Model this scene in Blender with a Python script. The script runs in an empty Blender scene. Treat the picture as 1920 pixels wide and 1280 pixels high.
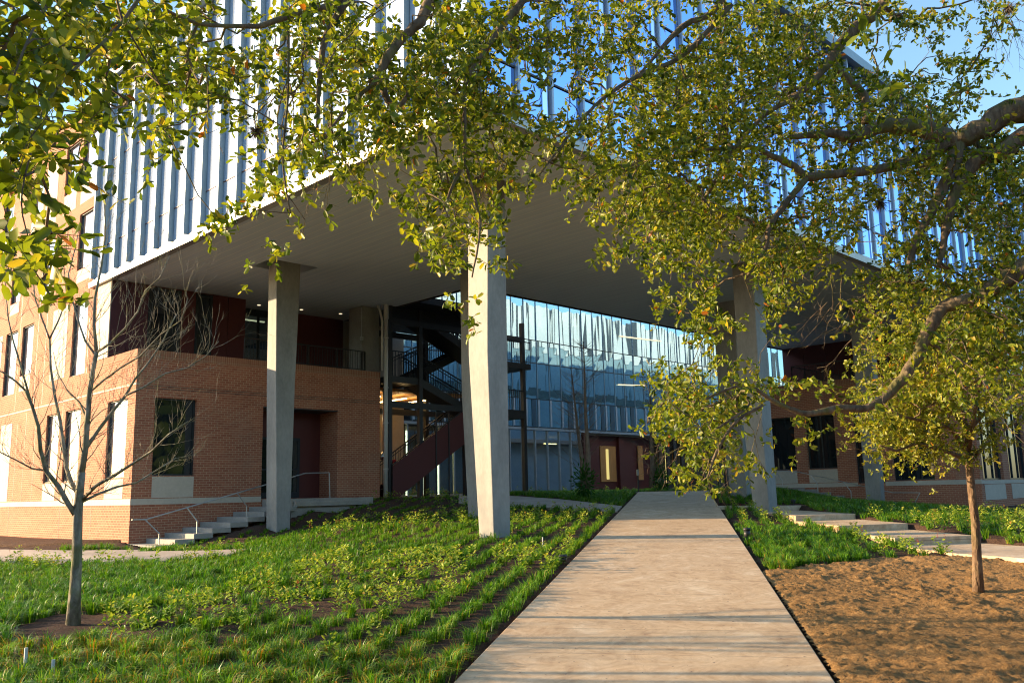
import bpy, bmesh, math, random
import numpy as np
from mathutils import Vector, Matrix
random.seed(7); rng = np.random.default_rng(11)
SC = bpy.context.scene; COL = SC.collection
R = math.radians

# ------------------------------------------------------------------ survey (camera solved from the photograph)
F, PITCH, ROLL, YAW = 1658.28, 0.169652, -0.0218847, 0.791207
fw = np.array([0, math.cos(PITCH), math.sin(PITCH)]); rt0 = np.array([1., 0, 0]); up0 = np.cross(rt0, fw)
rt = math.cos(ROLL)*rt0 + math.sin(ROLL)*up0; up = -math.sin(ROLL)*rt0 + math.cos(ROLL)*up0
Ad = np.array([-math.sin(YAW), math.cos(YAW), 0]); Bd = np.array([math.cos(YAW), math.sin(YAW), 0])
EYE = np.array([0, 0, 2.4])
K = np.array([-12.01327, 28.0, 0.0])
def ray(x, y): return rt*(x-960)/F - up*(y-640)/F + fw
def pz(x, y, z): d = ray(x, y); return EYE + d*(z-2.4)/d[2]
def pd(x, y, D): d = ray(x, y); return EYE + d*D/d[1]
def W(a, b, z): return K + Ad*a + Bd*b + np.array([0, 0, z])
def bOn(x, y, a): d = ray(x, y); t = (a-((EYE-K)@Ad))/(d@Ad); P = EYE+d*t; return (P-K)@Bd
def zOnA(x, y, a): d = ray(x, y); t = (a-((EYE-K)@Ad))/(d@Ad); return (EYE+d*t)[2]
def proj(P):
    v = P-EYE; w = v@fw; w = np.where(np.abs(w) < .01, .01, w)
    return 960+F*(v@rt)/w, 640-F*(v@up)/w, w

# ------------------------------------------------------------------ materials
def mat(name):
    m = bpy.data.materials.new(name); m.use_nodes = True
    nt = m.node_tree; nt.nodes.clear(); return m, nt
def nd(nt, t, **kw):
    n = nt.nodes.new(t)
    for k, v in kw.items():
        if k in n.inputs.keys(): n.inputs[k].default_value = v
        else: setattr(n, k, v)
    return n
def out(nt, sh): o = nt.nodes.new('ShaderNodeOutputMaterial'); nt.links.new(sh, o.inputs[0])
def L(nt, a, b): nt.links.new(a, b)
def ramp(nt, fac, stops):
    r = nt.nodes.new('ShaderNodeValToRGB'); cr = r.color_ramp
    while len(cr.elements) < len(stops): cr.elements.new(.5)
    for e, (p, c) in zip(cr.elements, stops): e.position = p; e.color = (*c, 1) if len(c) == 3 else c
    L(nt, fac, r.inputs[0]); return r.outputs[0]
def coords(nt, kind='Object', scale=(1, 1, 1)):
    t = nt.nodes.new('ShaderNodeTexCoord'); m = nt.nodes.new('ShaderNodeMapping'); m.inputs['Scale'].default_value = scale
    L(nt, t.outputs[kind], m.inputs[0]); return m.outputs[0]
def noise(nt, vec, scale, detail=4, rough=.55, dist=0):
    n = nd(nt, 'ShaderNodeTexNoise'); n.inputs['Scale'].default_value = scale; n.inputs['Detail'].default_value = detail
    n.inputs['Roughness'].default_value = rough; n.inputs['Distortion'].default_value = dist
    L(nt, vec, n.inputs['Vector']); return n.outputs[0]
def bump(nt, h, s, d, normal=None):
    b = nd(nt, 'ShaderNodeBump'); b.inputs['Strength'].default_value = s; b.inputs['Distance'].default_value = d
    L(nt, h, b.inputs['Height'])
    if normal is not None: L(nt, normal, b.inputs['Normal'])
    return b.outputs[0]
def mixc(nt, fac, a, b, mode='MIX'):
    m = nt.nodes.new('ShaderNodeMix'); m.data_type = 'RGBA'; m.blend_type = mode
    for s, v in ((m.inputs['Factor'], fac), (m.inputs[6], a), (m.inputs[7], b)):
        if hasattr(v, 'links'): L(nt, v, s)
        else: s.default_value = v if not isinstance(v, tuple) or len(v) == 4 else (*v, 1)
    return m.outputs[2]
def pbr(nt, col, rough=.6, metal=0, normal=None, spec=.5):
    p = nd(nt, 'ShaderNodeBsdfPrincipled')
    for s, v in (('Base Color', col), ('Roughness', rough), ('Metallic', metal)):
        if hasattr(v, 'links'): L(nt, v, p.inputs[s])
        else: p.inputs[s].default_value = v if not isinstance(v, tuple) else (*v, 1)
    p.inputs['Specular IOR Level'].default_value = spec
    if normal is not None: L(nt, normal, p.inputs['Normal'])
    return p
def simple(name, c1, c2, rough=.6, metal=0, scale=3, bs=.15, bd=.01, spec=.5, detail=6, stretch=(1, 1, 1)):
    m, nt = mat(name); v = coords(nt, 'Object', stretch)
    n = noise(nt, v, scale, detail); n2 = noise(nt, v, scale*9, 3)
    c = ramp(nt, n, [(.3, c1), (.7, c2)])
    c = mixc(nt, .25, c, ramp(nt, n2, [(.3, tuple(x*.7 for x in c1)), (.7, c2)]))
    p = pbr(nt, c, rough, metal, bump(nt, n2, bs, bd), spec); out(nt, p.outputs[0]); return m
def brick_mat(name, c1, c2, mortar, stack=False):
    m, nt = mat(name); v = coords(nt, 'UV')
    b = nt.nodes.new('ShaderNodeTexBrick'); L(nt, v, b.inputs['Vector'])
    b.inputs['Color1'].default_value = (0, 0, 0, 1); b.inputs['Color2'].default_value = (1, 1, 1, 1); b.inputs['Mortar'].default_value = (.5, .5, .5, 1)
    b.inputs['Scale'].default_value = 1; b.inputs['Mortar Size'].default_value = .008; b.inputs['Mortar Smooth'].default_value = .25
    if stack: b.inputs['Brick Width'].default_value = .078; b.inputs['Row Height'].default_value = .26; b.offset = 0
    else: b.inputs['Brick Width'].default_value = .225; b.inputs['Row Height'].default_value = .079
    n = noise(nt, v, 1.1, 5); n2 = noise(nt, v, 45, 3)
    bc = ramp(nt, b.outputs['Color'], [(0, c1), (.45, tuple((x+y)/2 for x, y in zip(c1, c2))), (1, c2)])
    bc = mixc(nt, .35, bc, ramp(nt, n, [(.3, c1), (.72, tuple(x*1.15 for x in c2))]))
    bc = mixc(nt, .2, bc, ramp(nt, n2, [(.3, (.12, .06, .04)), (.7, (.5, .3, .2))]))
    col = mixc(nt, b.outputs['Fac'], bc, mortar)
    # efflorescence / weathering near the base
    sep = nt.nodes.new('ShaderNodeSeparateXYZ'); L(nt, v, sep.inputs[0])
    w = ramp(nt, noise(nt, v, .9, 6, .65), [(.52, (0, 0, 0)), (.75, (.35, .35, .35))])
    col = mixc(nt, w, col, (.40, .27, .19))
    inv = nd(nt, 'ShaderNodeMath', operation='SUBTRACT'); inv.inputs[0].default_value = 1; L(nt, b.outputs['Fac'], inv.inputs[1])
    p = pbr(nt, col, .85, 0, bump(nt, inv.outputs[0], .6, .008, bump(nt, n2, .3, .003)), .25); out(nt, p.outputs[0]); return m
M = {}
M['brick'] = brick_mat('brick', (.29, .080, .043), (.46, .160, .085), (.54, .35, .22))
M['soldier'] = brick_mat('soldier_brick', (.27, .10, .055), (.37, .15, .085), (.45, .30, .19), True)
M['stone'] = simple('limestone', (.50, .44, .35), (.60, .53, .43), .8, scale=1.2, bs=.1)
M['concrete'] = simple('column_concrete', (.21, .205, .19), (.35, .335, .305), .72, scale=1.6, bs=.2, bd=.006, stretch=(1, 1, .45))
M['step'] = simple('step_concrete', (.30, .27, .235), (.42, .38, .33), .85, scale=2.2, bs=.3)
M['maroon'] = simple('maroon_metal_panel', (.095, .026, .025), (.13, .036, .033), .5, .1, scale=60, bs=.05, spec=.3)
M['purple'] = simple('plum_metal_panel', (.075, .026, .036), (.10, .036, .046), .45, .1, scale=60, bs=.05, spec=.3)
M['dark'] = simple('dark_painted_steel', (.012, .014, .02), (.022, .024, .03), .5, .2, bs=.02)
M['steel'] = simple('bronze_grey_steel', (.035, .034, .036), (.05, .048, .048), .45, .3, bs=.02)
M['frame'] = simple('window_frame_paint', (.02, .028, .032), (.03, .04, .045), .4, .3, bs=.02)
M['mullion'] = simple('silver_mullion', (.33, .40, .47), (.42, .49, .56), .35, .5, bs=.02)
M['fin'] = simple('blue_grey_fin', (.20, .28, .34), (.25, .33, .39), .45, .35, scale=.8, bs=.02)
M['finlight'] = simple('silver_fin_edge', (.34, .42, .52), (.42, .50, .60), .4, .3, scale=.8, bs=.02)
M['fascia'] = simple('silver_fascia', (.34, .33, .31), (.42, .41, .39), .4, .45, scale=.8, bs=.02)
M['galv'] = simple('galvanised_rail', (.42, .42, .42), (.55, .55, .54), .35, .75, bs=.03)
M['pipe'] = simple('cream_downpipe', (.50, .47, .42), (.58, .55, .5), .5, bs=.03)
M['chrome'] = simple('polished_pipe', (.6, .6, .6), (.72, .72, .72), .2, .95, bs=.02)
M['red'] = simple('red_enamel', (.45, .015, .02), (.55, .03, .03), .4, bs=.02)
M['beige'] = simple('beige_render', (.30, .255, .20), (.36, .31, .25), .85, scale=.8, bs=.08)
M['blackplastic'] = simple('black_plastic', (.012, .012, .013), (.02, .02, .022), .45, bs=.02)
M['whiteplastic'] = simple('white_plastic', (.55, .56, .55), (.65, .66, .65), .5, bs=.02)
M['wood'] = simple('warm_wood', (.45, .20, .05), (.62, .30, .09), .6, scale=2, bs=.05, stretch=(6, 6, .6))
M['coreblue'] = simple('building_core', (.04, .05, .06), (.05, .06, .075), .8, bs=.02)

def glass_facade(name, tint, refl, rough, base, wob=.0, wscale=1., top=1.):
    m, nt = mat(name); v = coords(nt, 'Object', (1, 1, .10 if wob > .2 else .35))
    nrm = bump(nt, noise(nt, v, wscale, 1), wob, .05) if wob else None
    g = nd(nt, 'ShaderNodeBsdfGlossy'); g.inputs['Color'].default_value = (*tint, 1); g.inputs['Roughness'].default_value = rough
    d = nd(nt, 'ShaderNodeBsdfDiffuse'); d.inputs['Color'].default_value = (*base, 1)
    if nrm is not None: L(nt, nrm, g.inputs['Normal'])
    fr = nd(nt, 'ShaderNodeLayerWeight'); fr.inputs['Blend'].default_value = .35
    mp = nd(nt, 'ShaderNodeMapRange'); L(nt, fr.outputs['Fresnel'], mp.inputs[0]); mp.inputs[3].default_value = refl; mp.inputs[4].default_value = top
    mx = nt.nodes.new('ShaderNodeMixShader'); L(nt, mp.outputs[0], mx.inputs[0]); L(nt, d.outputs[0], mx.inputs[1]); L(nt, g.outputs[0], mx.inputs[2])
    out(nt, mx.outputs[0]); return m
M['glassbox'] = glass_facade('fritted_white_glass', (.72, .82, 1.), .50, .10, (.40, .47, .60), .02, .5)
M['glassblue'] = glass_facade('blue_curtain_glass', (.34, .55, 1.), .50, .02, (.05, .13, .36), .03, .6)
M['glassdark'] = glass_facade('dark_window_glass', (.85, .9, .95), .055, .015, (.015, .02, .022), .02, .8, .28)
M['glasswin'] = glass_facade('bright_window_glass', (.9, .93, 1.), .50, .03, (.10, .10, .12), .03, .9)
M['glasswall'] = glass_facade('wavy_courtyard_glass', (.60, .84, 1.), .46, .02, (.06, .16, .21), .5, .8)
def see_glass(name, tint, refl):
    m, nt = mat(name)
    t = nd(nt, 'ShaderNodeBsdfTransparent'); t.inputs[0].default_value = (*tint, 1)
    g = nd(nt, 'ShaderNodeBsdfGlossy'); g.inputs['Roughness'].default_value = .02; g.inputs['Color'].default_value = (.9, .95, 1, 1)
    fr = nd(nt, 'ShaderNodeLayerWeight'); fr.inputs['Blend'].default_value = .3
    mp = nd(nt, 'ShaderNodeMapRange'); L(nt, fr.outputs['Fresnel'], mp.inputs[0]); mp.inputs[3].default_value = refl; mp.inputs[4].default_value = .6
    mx = nt.nodes.new('ShaderNodeMixShader'); L(nt, mp.outputs[0], mx.inputs[0]); L(nt, t.outputs[0], mx.inputs[1]); L(nt, g.outputs[0], mx.inputs[2])
    out(nt, mx.outputs[0]); return m
M['rearpale'] = simple('pale_rear_panel', (.55, .66, .74), (.72, .80, .86), .5, scale=.6, bs=.02)  # bright tone chosen for the reflection in the courtyard glass
M['reardark'] = simple('blue_rear_panel', (.20, .32, .40), (.30, .44, .52), .4, scale=.8, bs=.02)  # darker tone chosen for the lower part of that reflection
M['glassclear'] = see_glass('clear_green_glass', (.55, .66, .66), .12)
def emit(name, c, s):
    m, nt = mat(name); e = nd(nt, 'ShaderNodeEmission'); e.inputs[0].default_value = (*c, 1); e.inputs[1].default_value = s
    out(nt, e.outputs[0]); return m
M['lamp'] = emit('warm_lamp', (1, .66, .26), 7)
M['tube'] = emit('linear_lamp', (1, .80, .50), .5)
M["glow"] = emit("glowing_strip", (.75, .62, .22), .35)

# soffit: dark metal planks running along the a-direction
m, nt = mat('soffit_planks'); v = coords(nt, 'UV'); sep = nt.nodes.new('ShaderNodeSeparateXYZ'); L(nt, v, sep.inputs[0])
q = nd(nt, 'ShaderNodeMath', operation='DIVIDE'); L(nt, sep.outputs[1], q.inputs[0]); q.inputs[1].default_value = .31
fr_ = nd(nt, 'ShaderNodeMath', operation='FRACT'); L(nt, q.outputs[0], fr_.inputs[0])
lt = nd(nt, 'ShaderNodeMath', operation='LESS_THAN'); L(nt, fr_.outputs[0], lt.inputs[0]); lt.inputs[1].default_value = .055
n = noise(nt, coords(nt, 'UV', (.25, 3, 1)), 1.5, 3)
base = ramp(nt, n, [(.3, (.54, .60, .67)), (.7, (.62, .68, .74))])
col = mixc(nt, lt.outputs[0], base, (.85, .82, .76))
p = pbr(nt, col, .6, .1, None, .4); out(nt, p.outputs[0]); M['soffit'] = m

# path concrete with joints and swirls
m, nt = mat('path_concrete'); v = coords(nt, 'UV'); sep = nt.nodes.new('ShaderNodeSeparateXYZ'); L(nt, v, sep.inputs[0])
q = nd(nt, 'ShaderNodeMath', operation='DIVIDE'); L(nt, sep.outputs[1], q.inputs[0]); q.inputs[1].default_value = 1.24
fr_ = nd(nt, 'ShaderNodeMath', operation='FRACT'); L(nt, q.outputs[0], fr_.inputs[0])
lt = nd(nt, 'ShaderNodeMath', operation='LESS_THAN'); L(nt, fr_.outputs[0], lt.inputs[0]); lt.inputs[1].default_value = .010
jn = ramp(nt, noise(nt, coords(nt, 'UV', (.8, 1.6, 1)), 1.3, 2), [(.35, (.25, .25, .25)), (.6, (.9, .9, .9))])
jf = nd(nt, 'ShaderNodeMath', operation='MULTIPLY'); L(nt, lt.outputs[0], jf.inputs[0]); L(nt, jn, jf.inputs[1])
n1 = noise(nt, coords(nt, 'UV', (1.0, .62, 1)), .85, 9, .66, 2.2); n2 = noise(nt, coords(nt, 'UV', (1.4, 1.0, 1)), 2.0, 8, .66, 3.2); n3 = noise(nt, v, 60, 2)
c = ramp(nt, n1, [(.32, (.34, .21, .12)), (.44, (.55, .37, .21)), (.56, (.61, .44, .275)), (.68, (.80, .65, .46))])
c = mixc(nt, .45, c, ramp(nt, n2, [(.36, (.36, .24, .145)), (.62, (.68, .52, .34))]))
spk = ramp(nt, noise(nt, v, 16, 1), [(.24, (1, 1, 1)), (.27, (0, 0, 0))])
c = mixc(nt, jf.outputs[0], c, (.10, .07, .055)); c = mixc(nt, spk, c, (.14, .10, .08))
p = pbr(nt, c, .72, 0, bump(nt, n3, .12, .004, bump(nt, n2, .15, .01)), .3); out(nt, p.outputs[0]); M['path'] = m
m, nt = mat('pale_concrete'); v = coords(nt, 'Object'); n1 = noise(nt, v, .9, 6, .6, 1.); n2 = noise(nt, v, 40, 2)
c = ramp(nt, n1, [(.3, (.36, .29, .23)), (.7, (.48, .40, .32))])
p = pbr(nt, c, .8, 0, bump(nt, n2, .15, .004), .3); out(nt, p.outputs[0]); M['walk'] = m

def soil_mat(name, c1, c2, c3):
    m, nt = mat(name); v = coords(nt, 'Object'); n1 = noise(nt, v, 1.6, 6, .6); n2 = noise(nt, v, 22, 8, .7)
    c = ramp(nt, n2, [(.3, c1), (.55, c2), (.75, c3)]); c = mixc(nt, ramp(nt, n1, [(.4, (0, 0, 0)), (.7, (.5, .5, .5))]), c, c1)
    p = pbr(nt, c, .95, 0, bump(nt, n2, 1., .05), .1); out(nt, p.outputs[0]); return m
M['soil'] = soil_mat('dark_garden_soil', (.055, .033, .024), (.10, .06, .042), (.17, .105, .07))
M['bed'] = soil_mat('bare_brown_soil', (.20, .11, .042), (.40, .225, .088), (.56, .35, .16))
M['mulch'] = soil_mat('mulch', (.05, .03, .022), (.12, .07, .045), (.24, .15, .1))

def bark_mat(name, c1, c2, moss=0, sc=14):
    m, nt = mat(name); v = coords(nt, 'Object', (1, 1, .35)); n1 = noise(nt, v, sc, 6, .7, .6)
    w = nd(nt, 'ShaderNodeTexVoronoi'); L(nt, v, w.inputs['Vector']); w.inputs['Scale'].default_value = sc*1.6
    c = ramp(nt, n1, [(.35, c1), (.65, c2)])
    if moss:
        c = mixc(nt, ramp(nt, noise(nt, coords(nt), 5, 4), [(.5, (0, 0, 0)), (.62, (moss, moss, moss))]), c, (.13, .15, .03))
    p = pbr(nt, c, .9, 0, bump(nt, w.outputs[0], .7, .02, bump(nt, n1, .6, .02)), .15); out(nt, p.outputs[0]); return m
M['bark'] = bark_mat('oak_bark', (.085, .062, .045), (.22, .165, .11), .45)
M['barkgrey'] = bark_mat('grey_bark', (.13, .115, .085), (.36, .33, .26), .45, 10)
M['barksap'] = bark_mat('sapling_bark', (.09, .055, .035), (.23, .155, .10), .15, 18)
M['barkcyp'] = bark_mat('cypress_bark', (.16, .11, .08), (.28, .21, .16), 0, 12)
M['mossball'] = simple('ball_moss', (.11, .085, .06), (.20, .155, .11), .9, scale=8)

def leaf_mat(name, stops, trans=.45, rough=.42, tr_tint=(1.25, 1.2, .5)):
    m, nt = mat(name); a = nd(nt, 'ShaderNodeAttribute', attribute_name='tint')
    c = ramp(nt, a.outputs['Fac'], stops)
    p = pbr(nt, c, rough, 0, None, .35)
    t = nd(nt, 'ShaderNodeBsdfTranslucent'); L(nt, mixc(nt, 1., c, (*tr_tint, 1), 'MULTIPLY'), t.inputs[0])
    mx = nt.nodes.new('ShaderNodeMixShader'); mx.inputs[0].default_value = trans
    L(nt, p.outputs[0], mx.inputs[1]); L(nt, t.outputs[0], mx.inputs[2]); out(nt, mx.outputs[0]); return m
M['leaf'] = leaf_mat('oak_leaves', [(0, (.04, .075, .008)), (.35, (.14, .20, .013)), (.75, (.31, .325, .022)), (.95, (.44, .36, .04)), (.985, (.42, .14, .02))])
M['sapleaf'] = leaf_mat('young_oak_leaves', [(0, (.06, .095, .012)), (.4, (.17, .21, .02)), (.8, (.32, .31, .03)), (.96, (.46, .39, .06)), (.98, (.42, .15, .02))])
M['grass'] = leaf_mat('grass_blades', [(0, (.025, .10, .008)), (.5, (.115, .27, .016)), (.88, (.27, .38, .035)), (.95, (.34, .30, .08)), (1, (.42, .20, .03))], .35, .4, (1.1, 1.2, .4))
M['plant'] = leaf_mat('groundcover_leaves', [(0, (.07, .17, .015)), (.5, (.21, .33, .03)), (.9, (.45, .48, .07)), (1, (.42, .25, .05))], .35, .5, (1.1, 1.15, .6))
M['flower'] = simple('red_flowers', (.55, .05, .02), (.7, .1, .03), .6)

# ------------------------------------------------------------------ object helpers
def tag(o, label=None, cat=None, group=None, kind=None):
    if label: o['label'] = label
    if cat: o['category'] = cat
    if group: o['group'] = group
    if kind: o['kind'] = kind
    return o
def empty(name, loc, label, cat, group=None):
    o = bpy.data.objects.new(name, None); COL.objects.link(o); o.location = Vector(loc); o.empty_display_size = .2
    tag(o, label, cat, group); return o
def link(name, me, m, parent=None):
    o = bpy.data.objects.new(name, me); COL.objects.link(o)
    if m is not None: me.materials.append(m)
    if parent is not None:
        o.parent = parent
        if parent.type == 'EMPTY': o.matrix_parent_inverse = Matrix.Translation(-Vector(parent.location))
    return o
class MB:
    def __init__(s): s.v = []; s.f = []; s.uv = []
    def poly(s, pts, uv=None):
        i = len(s.v); s.v += [tuple(map(float, p)) for p in pts]; s.f.append(tuple(range(i, i+len(pts))))
        if uv is None:
            P = [np.array(p, float) for p in pts]; n = np.cross(P[1]-P[0], P[2]-P[0]); l = np.linalg.norm(n); n = n/l if l > 0 else np.array([0, 0, 1.])
            if abs(n[2]) > .7: uv = [((p-K)@Ad, (p-K)@Bd) for p in P]
            else:
                t = np.array([-n[1], n[0], 0]); t /= np.linalg.norm(t)
                if abs(t@Ad) > .9: t = Ad
                elif abs(t@Bd) > .9: t = Bd
                uv = [((p-K)@t, p[2]) for p in P]
        s.uv += [tuple(map(float, u)) for u in uv]
    def hexa(s, c):  # 8 corners: bottom 4 (ccw), top 4
        for q in ((3, 2, 1, 0), (4, 5, 6, 7), (0, 1, 5, 4), (1, 2, 6, 5), (2, 3, 7, 6), (3, 0, 4, 7)): s.poly([c[i] for i in q])
    def abz(s, a0, a1, b0, b1, z0, z1):
        a0, a1 = sorted((a0, a1)); b0, b1 = sorted((b0, b1))
        c = [W(a, b, z) for z in (z0, z1) for a, b in ((a0, b0), (a0, b1), (a1, b1), (a1, b0))]
        # Ad x Bd points down, so this order is ccw seen from above
        s.hexa(c)
    def prism(s, pts, z0, z1):
        n = len(pts); zt = [z1]*n if not hasattr(z1, '__len__') else z1; zb = [z0]*n if not hasattr(z0, '__len__') else z0
        ar = sum(pts[i][0]*pts[(i+1) % n][1]-pts[(i+1) % n][0]*pts[i][1] for i in range(n))
        idx = list(range(n)) if ar > 0 else list(range(n))[::-1]
        s.poly([(pts[i][0], pts[i][1], zt[i]) for i in idx]); s.poly([(pts[i][0], pts[i][1], zb[i]) for i in idx[::-1]])
        for j in range(n):
            a, b = idx[j], idx[(j+1) % n]
            s.poly([(pts[a][0], pts[a][1], zb[a]), (pts[b][0], pts[b][1], zb[b]), (pts[b][0], pts[b][1], zt[b]), (pts[a][0], pts[a][1], zt[a])])
    def beam(s, p, q, w, h, upv=(0, 0, 1)):
        p, q, u = np.array(p, float), np.array(q, float), np.array(upv, float); d = q-p; d /= np.linalg.norm(d)
        x = np.cross(d, u)
        if np.linalg.norm(x) < 1e-3: x = np.cross(d, Ad)
        x /= np.linalg.norm(x); y = np.cross(x, d)
        c = []
        for e in (p, q):
            c += [e-x*w/2-y*h/2, e+x*w/2-y*h/2, e+x*w/2+y*h/2, e-x*w/2+y*h/2]
        for qd in ((0, 1, 2, 3), (7, 6, 5, 4), (0, 4, 5, 1), (1, 5, 6, 2), (2, 6, 7, 3), (3, 7, 4, 0)): s.poly([c[i] for i in qd])
    def tube(s, pts, rad, n=6, cap=True):
        P = [np.array(p, float) for p in pts]; m = len(P); rad = rad if hasattr(rad, '__len__') else [rad]*m
        d0 = P[1]-P[0]; u = np.cross(d0, [0.3, .2, 1.]);
        if np.linalg.norm(u) < 1e-6: u = np.cross(d0, [1., 0, 0])
        u /= np.linalg.norm(u); rings = []
        for i in range(m):
            d = P[min(i+1, m-1)]-P[max(i-1, 0)]; d /= max(np.linalg.norm(d), 1e-9)
            u = u-d*(u@d); l = np.linalg.norm(u); u = u/l if l > 1e-6 else np.cross(d, [0, 0, 1.]); w = np.cross(d, u)
            i0 = len(s.v)
            for k in range(n):
                t = 2*math.pi*k/n; s.v.append(tuple(P[i]+rad[i]*(u*math.cos(t)+w*math.sin(t))))
            rings.append(i0)
        for i in range(m-1):
            for k in range(n):
                a, b = rings[i]+k, rings[i]+(k+1) % n; c, d = rings[i+1]+(k+1) % n, rings[i+1]+k
                s.f.append((a, b, c, d)); s.uv += [(0, 0)]*4
        if cap:
            s.f.append(tuple(rings[0]+k for k in range(n))[::-1]); s.f.append(tuple(rings[-1]+k for k in range(n))); s.uv += [(0, 0)]*(2*n)
    def build(s, name, m, parent=None, smooth=False, bevel=0):
        me = bpy.data.meshes.new(name); me.from_pydata(s.v, [], s.f); uvl = me.uv_layers.new(name='UVMap')
        uvl.data.foreach_set('uv', np.array(s.uv, dtype=np.float32).ravel())
        if smooth: me.polygons.foreach_set('use_smooth', [True]*len(me.polygons))
        me.update(); o = link(name, me, m, parent)
        if bevel:
            bm = bmesh.new(); bm.from_mesh(me); bmesh.ops.remove_doubles(bm, verts=bm.verts, dist=1e-4); bm.to_mesh(me); bm.free()
            b = o.modifiers.new('bevel', 'BEVEL'); b.width = bevel; b.segments = 2; b.limit_method = 'ANGLE'
        return o
def arr_mesh(name, V, Fc, m, parent=None, tint=None, smooth=False):
    V = np.asarray(V, np.float32); Fc = np.asarray(Fc, np.int32); k = Fc.shape[1]
    me = bpy.data.meshes.new(name); me.vertices.add(len(V)); me.vertices.foreach_set('co', V.ravel())
    me.loops.add(Fc.size); me.loops.foreach_set('vertex_index', Fc.ravel()); me.polygons.add(len(Fc))
    me.polygons.foreach_set('loop_start', np.arange(len(Fc), dtype=np.int32)*k)
    if smooth: me.polygons.foreach_set('use_smooth', np.ones(len(Fc), bool))
    me.update(calc_edges=True)
    if tint is not None:
        a = me.attributes.new('tint', 'FLOAT', 'FACE'); a.data.foreach_set('value', np.asarray(tint, np.float32))
    return link(name, me, m, parent)

# facade helper: planes of the building grid
def plane_b(b): return lambda u, z, d: W(u, b+d, z)      # faces the camera's left, u = a
def plane_a(a): return lambda u, z, d: W(a+d, u, z)      # faces the camera's right, u = b
def facade(mb, P, u0, u1, z0, z1, ops, depth=.25):
    us = sorted({u0, u1, *[o[0] for o in ops], *[o[1] for o in ops]}); zs = sorted({z0, z1, *[o[2] for o in ops], *[o[3] for o in ops]})
    us = [u for u in us if u0 <= u <= u1]; zs = [z for z in zs if z0 <= z <= z1]
    for i in range(len(us)-1):
        for j in range(len(zs)-1):
            cu, cz = (us[i]+us[i+1])/2, (zs[j]+zs[j+1])/2
            if any(o[0] < cu < o[1] and o[2] < cz < o[3] for o in ops): continue
            mb.poly([P(us[i], zs[j], 0), P(us[i+1], zs[j], 0), P(us[i+1], zs[j+1], 0), P(us[i], zs[j+1], 0)],
                    [(us[i], zs[j]), (us[i+1], zs[j]), (us[i+1], zs[j+1]), (us[i], zs[j+1])])
    for o in ops:
        a, b, c, d = o[:4]; e = o[4] if len(o) > 4 else depth
        for (p, q) in (((a, c), (a, d)), ((b, c), (b, d)), ((a, c), (b, c)), ((a, d), (b, d))):
            vert = p[0] == q[0]
            uv = [(p[0], p[1]), (q[0], q[1]), (q[0]+(e if vert else 0), q[1]+(0 if vert else e)), (p[0]+(e if vert else 0), p[1]+(0 if vert else e))]
            mb.poly([P(*p, 0), P(*q, 0), P(*q, e), P(*p, e)], uv)
def slab(mb, P, u0, u1, z0, z1, d0, d1):
    c = [P(u, z, d) for d in (d0, d1) for u, z in ((u0, z0), (u1, z0), (u1, z1), (u0, z1))]
    mb.hexa(c)
def window(parent, P, u0, u1, z0, z1, glass, depth=.2, bars=(), hbars=(), fw_=.06, name='window'):
    f = MB(); d0, d1 = depth-.07, depth+.01
    slab(f, P, u0, u0+fw_, z0, z1, d0, d1); slab(f, P, u1-fw_, u1, z0, z1, d0, d1)
    slab(f, P, u0+fw_, u1-fw_, z0, z0+fw_, d0+.002, d1); slab(f, P, u0+fw_, u1-fw_, z1-fw_, z1, d0+.002, d1)
    for b in bars: slab(f, P, b-.025, b+.025, z0+fw_, z1-fw_, d0+.004, d1)
    for h in hbars: slab(f, P, u0+fw_, u1-fw_, h-.025, h+.025, d0+.006, d1)
    fo = f.build(name, M['frame'], parent)
    g = MB(); slab(g, P, u0+fw_-.01, u1-fw_+.01, z0+fw_-.01, z1-fw_+.01, depth-.02, depth-.005); g.build('pane', glass, fo)
    return fo
def vnoise(x, y, seed=0):
    xi = np.floor(x).astype(int); yi = np.floor(y).astype(int); fx = x-xi; fy = y-yi
    h = lambda a, b: (np.sin(a*127.1+b*311.7+seed*74.7)*43758.5453) % 1.0
    sx = fx*fx*(3-2*fx); sy = fy*fy*(3-2*fy)
    return (h(xi, yi)*(1-sx)+h(xi+1, yi)*sx)*(1-sy)+(h(xi, yi+1)*(1-sx)+h(xi+1, yi+1)*sx)*sy
def inpoly(x, y, poly):
    x = np.asarray(x, float); y = np.asarray(y, float); r = np.zeros(x.shape, bool); n = len(poly)
    for i in range(n):
        x0, y0 = poly[i]; x1, y1 = poly[(i+1) % n]
        if y0 == y1: continue
        c = ((y0 > y) != (y1 > y)) & (x < (x1-x0)*(y-y0)/(y1-y0)+x0); r ^= c
    return r

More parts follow.
